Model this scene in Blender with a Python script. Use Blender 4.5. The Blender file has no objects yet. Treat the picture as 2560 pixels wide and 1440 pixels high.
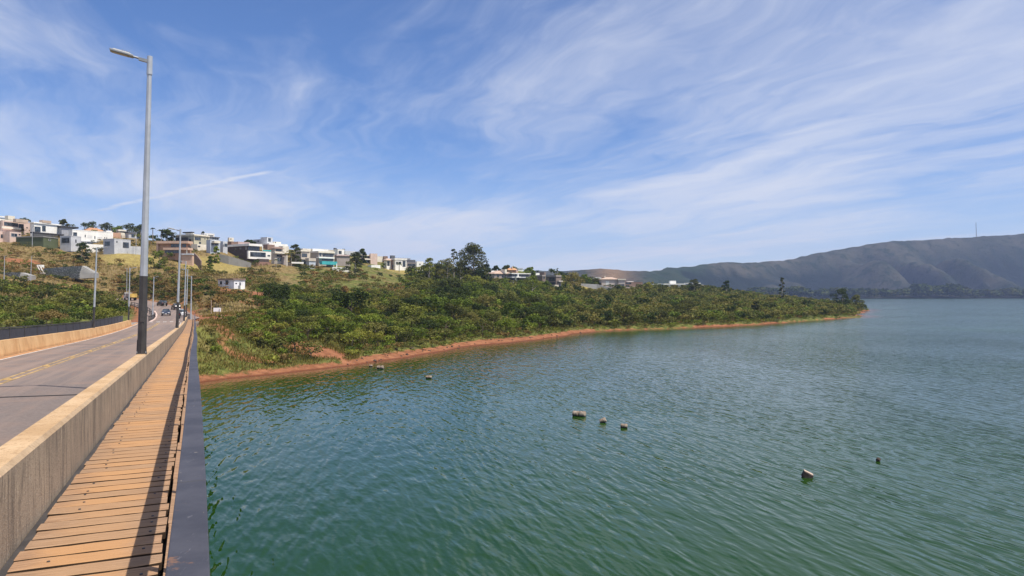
import bpy, math, random
import numpy as np
from mathutils import Vector
R = math.radians
random.seed(7); rng = np.random.default_rng(7)
scene = bpy.context.scene
col = scene.collection

# ------------------------------------------------------------------ camera
F_PX, CX, HY, CAM_H = 1800.0, 1280.0, 735.0, 12.0     # focal length, centre and horizon at 2560 px width
cam_d = bpy.data.cameras.new('camera'); cam = bpy.data.objects.new('camera', cam_d); col.objects.link(cam)
cam.location = (0, 0, CAM_H); cam.rotation_euler = (R(90), 0, 0)
cam_d.sensor_width = 36.0; cam_d.lens = 36.0 * F_PX / 2560.0
cam_d.shift_y = 15.0 / 2560.0
cam_d.clip_start = 0.05; cam_d.clip_end = 20000
scene.camera = cam
scene.render.resolution_x, scene.render.resolution_y = 1024, 576

# ------------------------------------------------------------------ sky, sun, exposure
SUN_EL = 62.0
SUN_AZ = (0.90, -0.42)
wd = bpy.data.worlds.new('World'); scene.world = wd; wd.use_nodes = True
nt = wd.node_tree; nt.nodes.clear()
def N(tree, typ, **kw):
    n = tree.nodes.new(typ)
    for k, v in kw.items():
        if k.startswith('i_'):
            key = k[2:]
            key = int(key) if key.isdigit() else key.replace('_', ' ')
            n.inputs[key].default_value = v
        else:
            setattr(n, k, v)
    return n
def L(tree, a, b): tree.links.new(a, b)
def MATH(t, op, a, b=None, c=None, clamp=False):
    n = t.nodes.new('ShaderNodeMath'); n.operation = op; n.use_clamp = clamp
    for i, v in enumerate((a, b, c)):
        if v is None: continue
        if hasattr(v, 'is_output'): t.links.new(v, n.inputs[i])
        else: n.inputs[i].default_value = v
    return n.outputs[0]
def VM(t, op, a, b=None):
    n = t.nodes.new('ShaderNodeVectorMath'); n.operation = op
    for i, v in enumerate((a, b)):
        if v is None: continue
        if hasattr(v, 'is_output'): t.links.new(v, n.inputs[i])
        elif op == 'SCALE' and i == 1: n.inputs['Scale'].default_value = v
        else: n.inputs[i].default_value = v
    return n.outputs['Value'] if op in ('DOT_PRODUCT', 'LENGTH') else n.outputs[0]
def RAMP(t, x, lo, hi, a=0.0, b=1.0):
    n = t.nodes.new('ShaderNodeMapRange'); n.interpolation_type = 'SMOOTHSTEP'
    t.links.new(x, n.inputs[0])
    for i, v in zip((1, 2, 3, 4), (lo, hi, a, b)): n.inputs[i].default_value = v
    return n.outputs[0]
def NOISE(t, vec, scale, detail=4.0, rough=0.55, dist=0.0, dim='3D'):
    n = t.nodes.new('ShaderNodeTexNoise'); n.noise_dimensions = dim
    if vec is not None: t.links.new(vec, n.inputs['Vector'])
    n.inputs['Scale'].default_value = scale; n.inputs['Detail'].default_value = detail
    n.inputs['Roughness'].default_value = rough; n.inputs['Distortion'].default_value = dist
    return n.outputs[0]
def MIXC(t, fac, a, b, mode='MIX'):
    n = t.nodes.new('ShaderNodeMix'); n.data_type = 'RGBA'; n.blend_type = mode
    for i, v in ((0, fac), (6, a), (7, b)):
        if hasattr(v, 'is_output'): t.links.new(v, n.inputs[i])
        elif i == 0: n.inputs[0].default_value = v
        else: n.inputs[i].default_value = (*v, 1.0)
    return n.outputs[2]
def COMB(t, x, y, z=0.0):
    n = t.nodes.new('ShaderNodeCombineXYZ')
    for i, v in enumerate((x, y, z)):
        if hasattr(v, 'is_output'): t.links.new(v, n.inputs[i])
        else: n.inputs[i].default_value = v
    return n.outputs[0]

sky = N(nt, 'ShaderNodeTexSky', sky_type='NISHITA', sun_disc=False)
sky.sun_elevation = R(SUN_EL); sky.sun_rotation = math.atan2(SUN_AZ[0], SUN_AZ[1])
sky.air_density = 1.0; sky.dust_density = 0.2; sky.ozone_density = 4.5; sky.altitude = 900
tc = N(nt, 'ShaderNodeTexCoord'); d = tc.outputs['Generated']
sp = N(nt, 'ShaderNodeSeparateXYZ'); L(nt, d, sp.inputs[0])
dz = MATH(nt, 'MAXIMUM', sp.outputs[2], 0.0)
inv = MATH(nt, 'DIVIDE', 1.0, MATH(nt, 'ADD', dz, 0.055))
plane = VM(nt, 'MULTIPLY', d, COMB(nt, inv, inv, 0.0))         # the cloud layer seen as a flat sheet overhead
u_ = VM(nt, 'DOT_PRODUCT', plane, (-0.39, 0.92, 0)); v_ = VM(nt, 'DOT_PRODUCT', plane, (0.92, 0.39, 0))
warp = NOISE(nt, plane, 0.55, 3.0, 0.5)
warp2 = NOISE(nt, VM(nt, 'ADD', plane, (7.3, 2.1, 5.0)), 0.9, 3.0, 0.55)
uw = MATH(nt, 'ADD', u_, MATH(nt, 'MULTIPLY', warp2, 2.0))
vw = MATH(nt, 'ADD', v_, MATH(nt, 'MULTIPLY', MATH(nt, 'SUBTRACT', warp, 0.5), 1.3))
veil = NOISE(nt, COMB(nt, MATH(nt, 'MULTIPLY', uw, 0.22), MATH(nt, 'MULTIPLY', vw, 0.52), 3.7), 1.0, 5.0, 0.55)
fibre = NOISE(nt, COMB(nt, MATH(nt, 'MULTIPLY', uw, 0.50), MATH(nt, 'MULTIPLY', vw, 1.7), 1.3), 1.0, 7.0, 0.60, 0.3)
wisp = NOISE(nt, COMB(nt, MATH(nt, 'MULTIPLY', uw, 1.6), MATH(nt, 'MULTIPLY', vw, 5.0), 9.3), 1.0, 6.0, 0.6, 0.4)
patch = NOISE(nt, VM(nt, 'ADD', plane, (5.2, 2.3, 2.0)), 0.33, 2.0, 0.5)
cv = MATH(nt, 'ADD', MATH(nt, 'MULTIPLY', veil, 0.80), MATH(nt, 'MULTIPLY', fibre, 0.55))
cv = MATH(nt, 'ADD', cv, MATH(nt, 'MULTIPLY', wisp, 0.16))
cv = MATH(nt, 'ADD', cv, MATH(nt, 'MULTIPLY', patch, 0.42))
cov = RAMP(nt, cv, 0.80, 1.20, 0.04, 0.93)
# an old vapour trail, thin and broken, lying in the same sheet
def plane_pt(px, py):
    v = Vector(((px - CX) / F_PX, 1.0, (HY - py) / F_PX)).normalized()
    return Vector((v.x, v.y)) / (v.z + 0.055)
ta, tb = plane_pt(215, 533), plane_pt(690, 424)
tl = (tb - ta).length; td = (tb - ta) / tl
rel = VM(nt, 'SUBTRACT', plane, (ta.x, ta.y, 0))
al = MATH(nt, 'DIVIDE', VM(nt, 'DOT_PRODUCT', rel, (td.x, td.y, 0)), tl)
ac = VM(nt, 'DOT_PRODUCT', rel, (-td.y, td.x, 0))
acw = MATH(nt, 'ABSOLUTE', MATH(nt, 'ADD', ac, MATH(nt, 'MULTIPLY', MATH(nt, 'SUBTRACT', NOISE(nt, plane, 3.0, 2.0), 0.5), 0.10)))
trail = MATH(nt, 'MULTIPLY', RAMP(nt, acw, 0.055, 0.0), MATH(nt, 'MULTIPLY', RAMP(nt, al, -0.05, 0.25), RAMP(nt, al, 1.0, 0.93)))
trail = MATH(nt, 'MULTIPLY', trail, RAMP(nt, NOISE(nt, plane, 5.0, 3.0), 0.25, 0.6, 0.35, 0.85))
cov = MATH(nt, 'ADD', cov, MATH(nt, 'MULTIPLY', trail, MATH(nt, 'SUBTRACT', 1.0, cov)))
low = RAMP(nt, sp.outputs[2], 0.22, 0.0, 0.0, 0.58)
cov = MATH(nt, 'ADD', cov, MATH(nt, 'MULTIPLY', low, MATH(nt, 'SUBTRACT', 1.0, cov)))
skyc = MIXC(nt, 1.0, sky.outputs[0], (0.70, 1.00, 1.38), 'MULTIPLY')
skym = MIXC(nt, cov, skyc, (7.5, 7.9, 9.1))
bg = N(nt, 'ShaderNodeBackground'); bg.inputs[1].default_value = 0.088
L(nt, skym, bg.inputs[0])
wo = N(nt, 'ShaderNodeOutputWorld'); L(nt, bg.outputs[0], wo.inputs[0])

sd = bpy.data.lights.new('sun', 'SUN'); sun = bpy.data.objects.new('sun', sd); col.objects.link(sun)
sd.energy = 5.0; sd.angle = R(0.53); sd.color = (1.0, 0.93, 0.82)
ce, se = math.cos(R(SUN_EL)), math.sin(R(SUN_EL))
al_ = math.hypot(*SUN_AZ)
to_sun = Vector((SUN_AZ[0] / al_ * ce, SUN_AZ[1] / al_ * ce, se))
sun.rotation_euler = to_sun.to_track_quat('Z', 'Y').to_euler()
sun.location = (60, -40, 120)
vs = scene.view_settings
vs.view_transform = 'Standard'; vs.look = 'None'; vs.exposure = 0.18; vs.gamma = 1.0; vs.use_curve_mapping = False
scene.cycles.max_bounces = 6; scene.cycles.diffuse_bounces = 2; scene.cycles.glossy_bounces = 3
scene.cycles.transmission_bounces = 4; scene.cycles.volume_bounces = 0; scene.cycles.transparent_max_bounces = 6
scene.cycles.use_denoising = True
scene.cycles.caustics_reflective = False; scene.cycles.caustics_refractive = False

# ------------------------------------------------------------------ helpers
def P(x, y, Y):                       # the point at depth Y that the photograph shows at pixel x, y
    return Vector(((x - CX) / F_PX * Y, Y, CAM_H - (y - HY) / F_PX * Y))
def tag(o, label=None, cat=None, group=None, kind=None):
    if label: o['label'] = label
    if cat: o['category'] = cat
    if group: o['group'] = group
    if kind or cat: o['kind'] = kind or 'thing'
    return o
def empty(name, loc=(0, 0, 0), rz=0.0, parent=None):
    o = bpy.data.objects.new(name, None); col.objects.link(o); o.empty_display_size = 0.5
    o.location = loc; o.rotation_euler = (0, 0, rz)
    if parent: o.parent = parent
    return o
def link_mesh(name, me, mat=None, parent=None, loc=None):
    o = bpy.data.objects.new(name, me); col.objects.link(o)
    if mat is not None and not me.materials:
        for m in (mat if isinstance(mat, (list, tuple)) else [mat]): me.materials.append(m)
    if loc is not None: o.location = loc
    if parent:
        o.parent = parent
        if loc is None: o.location = -Vector(parent_loc(parent))
    return o
def parent_loc(p):
    v = Vector((0, 0, 0))
    while p is not None:
        v += p.location; p = p.parent
    return v
class MB:
    def __init__(s): s.v = []; s.f = []; s.m = []
    def add(s, vs, fs, m=0):
        b = len(s.v); s.v += [tuple(x) for x in vs]; s.f += [tuple(b + i for i in f) for f in fs]; s.m += [m] * len(fs)
        return s
    def hexa(s, p, m=0):              # 8 points: bottom ring then top ring
        return s.add(p, [(3, 2, 1, 0), (4, 5, 6, 7), (0, 1, 5, 4), (1, 2, 6, 5), (2, 3, 7, 6), (3, 0, 4, 7)], m)
    def box(s, c, size, ax=(1, 0, 0), ay=None, az=(0, 0, 1), m=0, taper=1.0):
        ax = Vector(ax).normalized(); az = Vector(az).normalized()
        ay = Vector(ay).normalized() if ay is not None else az.cross(ax)
        c = Vector(c); x, y, z = (k / 2 for k in size); p = []
        for zz, t in ((-z, 1.0), (z, taper)):
            for sx, sy in ((-1, -1), (1, -1), (1, 1), (-1, 1)):
                p.append(c + ax * (sx * x * t) + ay * (sy * y * t) + az * zz)
        return s.hexa(p, m)
    def tube(s, a, b, r0, r1=None, n=8, m=0, cap=True):
        r1 = r0 if r1 is None else r1
        a, b = Vector(a), Vector(b); w = (b - a).normalized()
        t = Vector((1, 0, 0)) if abs(w.x) < 0.9 else Vector((0, 1, 0))
        e1 = w.cross(t).normalized(); e2 = w.cross(e1)
        vs = []
        for q, r in ((a, r0), (b, r1)):
            for i in range(n):
                an = 2 * math.pi * (i + 0.5) / n
                vs.append(q + (e1 * math.cos(an) + e2 * math.sin(an)) * r)
        fs = [(i, i + n, (i + 1) % n + n, (i + 1) % n) for i in range(n)]
        if cap: fs += [tuple(range(n)), tuple(range(2 * n - 1, n - 1, -1))]
        return s.add(vs, fs, m)
    def lathe(s, c, prof, n=16, ax=(0, 0, 1), m=0):     # prof: (radius, height)
        ax = Vector(ax).normalized(); t = Vector((1, 0, 0)) if abs(ax.x) < 0.9 else Vector((0, 1, 0))
        e1 = ax.cross(t).normalized(); e2 = ax.cross(e1); c = Vector(c); vs = []; fs = []
        for r, h in prof:
            for i in range(n):
                a = 2 * math.pi * i / n
                vs.append(c + ax * h + (e1 * math.cos(a) + e2 * math.sin(a)) * r)
        for k in range(len(prof) - 1):
            for i in range(n):
                j = (i + 1) % n
                fs.append((k * n + i, k * n + j, (k + 1) * n + j, (k + 1) * n + i))
        fs += [tuple(range(n - 1, -1, -1)), tuple((len(prof) - 1) * n + i for i in range(n))]
        return s.add(vs, fs, m)
    def strip(s, pl, pr, m=0):
        n = len(pl); return s.add(list(pl) + list(pr), [(i, n + i, n + i + 1, i + 1) for i in range(n - 1)], m)
    def mesh(s, name, smooth=False):
        me = bpy.data.meshes.new(name); me.from_pydata(s.v, [], s.f)
        if any(s.m): me.polygons.foreach_set('material_index', s.m)
        if smooth: me.polygons.foreach_set('use_smooth', [True] * len(s.f))
        me.update(); return me
    def build(s, name, mat, parent=None, smooth=False, bevel=0.0, loc=None):
        o = link_mesh(name, s.mesh(name, smooth), mat, parent, loc)
        if bevel:
            b = o.modifiers.new('bevel', 'BEVEL'); b.width = bevel; b.segments = 2; b.limit_method = 'ANGLE'; b.angle_limit = R(40)
        return o

# ------------------------------------------------------------------ materials
MATS = {}
def new_mat(name):
    m = bpy.data.materials.new(name); m.use_nodes = True
    t = m.node_tree; b = t.nodes['Principled BSDF']; MATS[name] = m
    return m, t, b
def plain(name, c, rough=0.7, var=0.12, scale=1.5, metal=0.0, bump=0.0, bscale=20.0, streak=0.0, spec=0.4, stretch=None):
    m, t, b = new_mat(name)
    g = t.nodes.new('ShaderNodeTexCoord').outputs['Object']
    if stretch: g = VM(t, 'MULTIPLY', g, stretch)
    n = NOISE(t, g, scale, 6.0, 0.6)
    dark = tuple(x * (1 - 1.6 * var) for x in c); lite = tuple(min(0.95, x * (1 + 1.1 * var)) for x in c)
    cc = MIXC(t, RAMP(t, n, 0.3, 0.7), dark, lite)
    if streak:
        s = NOISE(t, VM(t, 'MULTIPLY', g, (1.3, 1.3, 0.12)), 1.4, 5.0, 0.65)
        cc = MIXC(t, RAMP(t, s, 0.48, 0.75, 0.0, streak), cc, tuple(x * 0.45 for x in c))
    t.links.new(cc, b.inputs['Base Color']); b.inputs['Roughness'].default_value = rough; b.inputs['Metallic'].default_value = metal
    b.inputs['Specular IOR Level'].default_value = spec
    if bump:
        bp = t.nodes.new('ShaderNodeBump'); bp.inputs['Strength'].default_value = bump; bp.inputs['Distance'].default_value = 0.02
        t.links.new(NOISE(t, g, bscale, 5.0, 0.65), bp.inputs['Height']); t.links.new(bp.outputs[0], b.inputs['Normal'])
    return m
WALLS = dict(white=(.90, .87, .81), cream=(.76, .70, .58), pinkcream=(.66, .50, .42), tan=(.52, .40, .31), palegrey=(.55, .56, .58),
             grey=(.36, .37, .40), darkgrey=(.12, .125, .14), dark=(.045, .045, .05), mossgreen=(.10, .12, .06), salmon=(.62, .42, .31),
             salmonwall=(.50, .30, .20), olivebeige=(.46, .43, .32), bluegrey=(.50, .55, .62), brown=(.27, .18, .14), pink=(.60, .46, .44),
             darkbrown=(.085, .065, .06), brick=(.30, .18, .14), beige=(.58, .51, .42), beigegrey=(.50, .45, .39), taupe=(.36, .31, .28),
             cyan=(.06, .42, .44), wallgrey=(.30, .29, .27), brickbrown=(.22, .17, .145), beigepale=(.56, .48, .44), hutwhite=(.80, .80, .82))
for k, c in WALLS.items(): plain('wall_' + k, c, 0.8, 0.07, 0.5, streak=0.22, bump=0.15, bscale=6.0)
def W(k): return MATS['wall_' + k]
def tile_mat(name, c):
    m, t, b = new_mat(name)
    g = t.nodes.new('ShaderNodeTexCoord').outputs['Object']
    n = NOISE(t, g, 2.2, 6.0, 0.7)
    w = t.nodes.new('ShaderNodeTexWave'); w.inputs['Scale'].default_value = 1.6; w.inputs['Distortion'].default_value = 0.3; t.links.new(g, w.inputs['Vector'])
    cc = MIXC(t, RAMP(t, n, 0.3, 0.7), tuple(x * 0.6 for x in c), tuple(min(.9, x * 1.2) for x in c))
    t.links.new(cc, b.inputs['Base Color']); b.inputs['Roughness'].default_value = 0.85
    bp = t.nodes.new('ShaderNodeBump'); bp.inputs['Strength'].default_value = 0.5; bp.inputs['Distance'].default_value = 0.08
    t.links.new(w.outputs[1], bp.inputs['Height']); t.links.new(bp.outputs[0], b.inputs['Normal'])
tile_mat('roof_tile', (.52, .27, .15)); tile_mat('roof_orange', (.62, .33, .16)); tile_mat('roof_brown', (.28, .19, .15)); tile_mat('roof_pale', (.55, .40, .31))
m, t, b = new_mat('glass_dark')
n = NOISE(t, t.nodes.new('ShaderNodeTexCoord').outputs['Object'], 0.9, 2.0)
t.links.new(MIXC(t, RAMP(t, n, 0.35, 0.65), (.015, .022, .03), (.07, .085, .10)), b.inputs['Base Color'])
b.inputs['Roughness'].default_value = 0.06; b.inputs['Specular IOR Level'].default_value = 0.8
plain('window_frame', (.10, .10, .105), 0.5, 0.1); plain('window_frame_pale', (.66, .65, .63), 0.5, 0.06)
plain('shutter', (.76, .75, .72), 0.6, 0.04)
plain('metal_pale', (.52, .53, .55), 0.42, 0.08, 3.0, metal=0.35)
plain('metal_black', (.055, .050, .048), 0.55, 0.25, 3.0, spec=0.5)
plain('metal_head', (.30, .31, .32), 0.4, 0.1, 6.0, metal=0.3)
plain('lamp_glass', (.30, .28, .24), 0.2, 0.1)
# ------------------------------------------------------------------ bridge frame (s along, t to the right, camera at 0, 0)
BA = math.atan((CX - 487.0) / F_PX)
U = Vector((-math.sin(BA), math.cos(BA), 0)); V = Vector((math.cos(BA), math.sin(BA), 0))
S_END = 126.0
def e_walk(s):                        # how far the boardwalk lies below the eye
    if s < 60: return 1.466 + 0.0269 * s
    q = min(s, S_END) - 60
    return 3.08 + 0.0269 * q - (0.0249 / 66.0) * q * q / 2
def B(s, t, up=0.0):                  # up is measured from the boardwalk
    p = U * s + V * t; return Vector((p.x, p.y, CAM_H - e_walk(s) + up))
ROAD_UP = -0.35

# ------------------------------------------------------------------ the road beyond the bridge
p0 = B(S_END, -4.75, ROAD_UP); pm = B(S_END - 25, -4.75, ROAD_UP)
road_ctrl = [pm, p0] + [P(*q) for q in [(428, 795, 132), (423, 790, 150), (415, 780, 172), (398, 769, 195), (368, 760, 215), (325, 751, 232),
             (270, 743, 240), (205, 731, 237), (130, 719, 230), (60, 710, 225), (0, 704, 222), (-150, 692, 225), (-320, 680, 235)]]
def catmull(pts, k=8):
    out = []
    q = [pts[0] * 2 - pts[1]] + list(pts) + [pts[-1] * 2 - pts[-2]]
    for i in range(1, len(q) - 2):
        for j in range(k):
            t = j / k; a, b, c, d_ = q[i - 1], q[i], q[i + 1], q[i + 2]
            out.append(0.5 * ((2 * b) + (c - a) * t + (2 * a - 5 * b + 4 * c - d_) * t * t + (3 * b - a - 3 * c + d_) * t ** 3))
    out.append(q[-2]); return out
road_path = catmull(road_ctrl)
rp = np.array([tuple(p) for p in road_path[8:]])

# ------------------------------------------------------------------ the near hillside: height from control points
shore = [(495, 957), (545, 950), (600, 944), (660, 937), (720, 931), (780, 926), (830, 921), (860, 917), (905, 911), (950, 905), (1000, 897), (1050, 889), (1120, 877),
         (1200, 865), (1280, 857), (1350, 850), (1410, 842), (1470, 832), (1520, 827), (1580, 825), (1650, 823), (1720, 820.5), (1800, 817), (1880, 813), (1950, 808), (2000, 804),
         (2050, 800.5), (2085, 798), (2112, 795)]
ctrl = []
def cp(x, y, Y): q = P(x, y, Y); ctrl.append(tuple(q))
def cz(x, z, Y): ctrl.append(((x - CX) / F_PX * Y, Y, z))
for x, y in shore:
    Y = CAM_H * F_PX / (y - HY); cz(x, 0.0, Y); cz(x, -0.9, Y - 5); cz(x, 0.75, Y * 1.03 + 1.2) if 860 < x < 1480 else cz(x, 1.3, Y + (2.2 if x > 1480 else 3.2))
    cz(x, -4.5, Y - 28)
for x, Y in ((2135, 420), (2158, 470), (2176, 512), (2168, 560), (2130, 620), (2060, 690)): cz(x, 0.0, Y); cz(x + 40, -2.5, Y * 1.01)
for x, z, Y in [(2112, 2.0, 420), (2130, 2.2, 470), (2140, 2.2, 520), (2100, 2.6, 560), (2040, 3.5, 470), (2040, 4.0, 560), (1960, 3.2, 370), (1960, 5.0, 450), (1960, 6.0, 540),
                (1850, 3.5, 330), (1850, 6.5, 430), (1850, 8.5, 540), (1850, 9, 640), (1740, 3.5, 310), (1740, 7.0, 410), (1740, 11.5, 520), (1650, 3.5, 300), (1650, 7, 400), (1650, 11, 490),
                (1540, 3.0, 275), (1540, 7, 360), (1540, 11, 430), (1450, 3.2, 255), (1450, 7.5, 340), (1450, 11.5, 420), (1350, 3.0, 230), (1350, 7.5, 310), (1350, 12, 385),
                (1250, 3.0, 208), (1250, 7.0, 290), (1250, 12, 370), (1150, 3.0, 188), (1150, 7.0, 265), (1150, 13.5, 355), (1050, 3.0, 172), (1050, 7.0, 240), (1050, 14, 330), (1050, 20.5, 390),
                (950, 2.6, 152), (950, 6.5, 215), (950, 13, 290), (950, 20, 345), (850, 1.8, 135), (850, 5.0, 185), (850, 10, 250), (850, 18, 318), (760, 2.8, 130), (760, 5.6, 172), (760, 10, 235), (760, 17.5, 305),
                (680, 3.6, 128), (680, 6.2, 162), (680, 10.3, 225), (680, 17.5, 300)]: cz(x, z, Y)
for q in [(500, 905, 103), (500, 860, 109), (500, 825, 116), (500, 803, 121), (600, 905, 107), (600, 868, 113), (600, 832, 124), (560, 798, 135), (600, 790, 145), (660, 812, 138), (720, 905, 114), (700, 872, 121),
          (800, 900, 121), (550, 775, 158), (550, 745, 195), (600, 722, 243), (560, 722, 243), (640, 735, 235), (550, 690, 288), (620, 672, 318), (500, 745, 185), (500, 690, 275), (470, 662, 305),
          (480, 777, 165), (440, 769, 190), (400, 760, 212), (360, 753, 232), (320, 745, 250), (480, 728, 172), (440, 716, 198), (400, 708, 221), (360, 705, 242), (320, 703, 262),
          (430, 688, 268), (380, 668, 295), (330, 640, 305), (280, 690, 268), (250, 650, 293), (200, 712, 250), (180, 670, 275), (150, 632, 298), (100, 695, 244), (100, 660, 272), (100, 622, 300), (0, 690, 236), (0, 650, 268), (0, 606, 300),
          (-150, 670, 240), (-150, 590, 300), (-320, 660, 250), (-320, 580, 310)]: cp(*q)
for x, z, Y in [(350, -1.5, 84), (350, 0.5, 98), (350, 4, 110), (350, 6.3, 125), (200, -1.5, 88), (200, 0.8, 103), (200, 5, 122), (200, 7.5, 150), (60, -1.5, 92), (60, 1, 108), (60, 5.5, 130), (60, 9, 165), (-150, 0, 105), (-150, 6, 140), (-150, 12, 190),
                (300, 7.8, 160), (300, 8.6, 195), (200, 9.5, 190), (150, 10.5, 195), (380, 6.6, 140), (60, 12, 195), (-320, 2, 110),
                (500, -5, 70), (300, -4, 60), (100, -4, 50), (-320, -3, 70), (-700, -3, 60), (-900, 8, 160), (900, -5, 60), (1300, -6, 60), (1900, -6, 120), (2500, -6, 220),
                (-300, 38, 420), (0, 37, 400), (150, 37, 400), (300, 35, 390), (450, 31, 380), (650, 29, 420), (850, 27, 450), (1050, 25, 520), (1250, 18, 520), (1500, 16, 600), (1700, 15, 680),
                (0, 38, 700), (500, 30, 700), (1000, 20, 720), (1400, 14, 740), (1900, 4, 760), (-600, 36, 700), (-600, 20, 280)]: cz(x, z, Y)
HOUSE_PTS = []        # filled from the house list below, so that each house stands on its ground
# ------------------------------------------------------------------ the houses, read off enlargements of the photograph
CROPS = dict(A=(0, 520, 12.0), B=(150, 540, 12.0), C=(370, 560, 12.0), D=(540, 580, 12.0), E=(620, 580, 5.565), F=(1220, 640, 12.8), G=(1460, 660, 8.0), S=(340, 540, 5.76))
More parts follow.
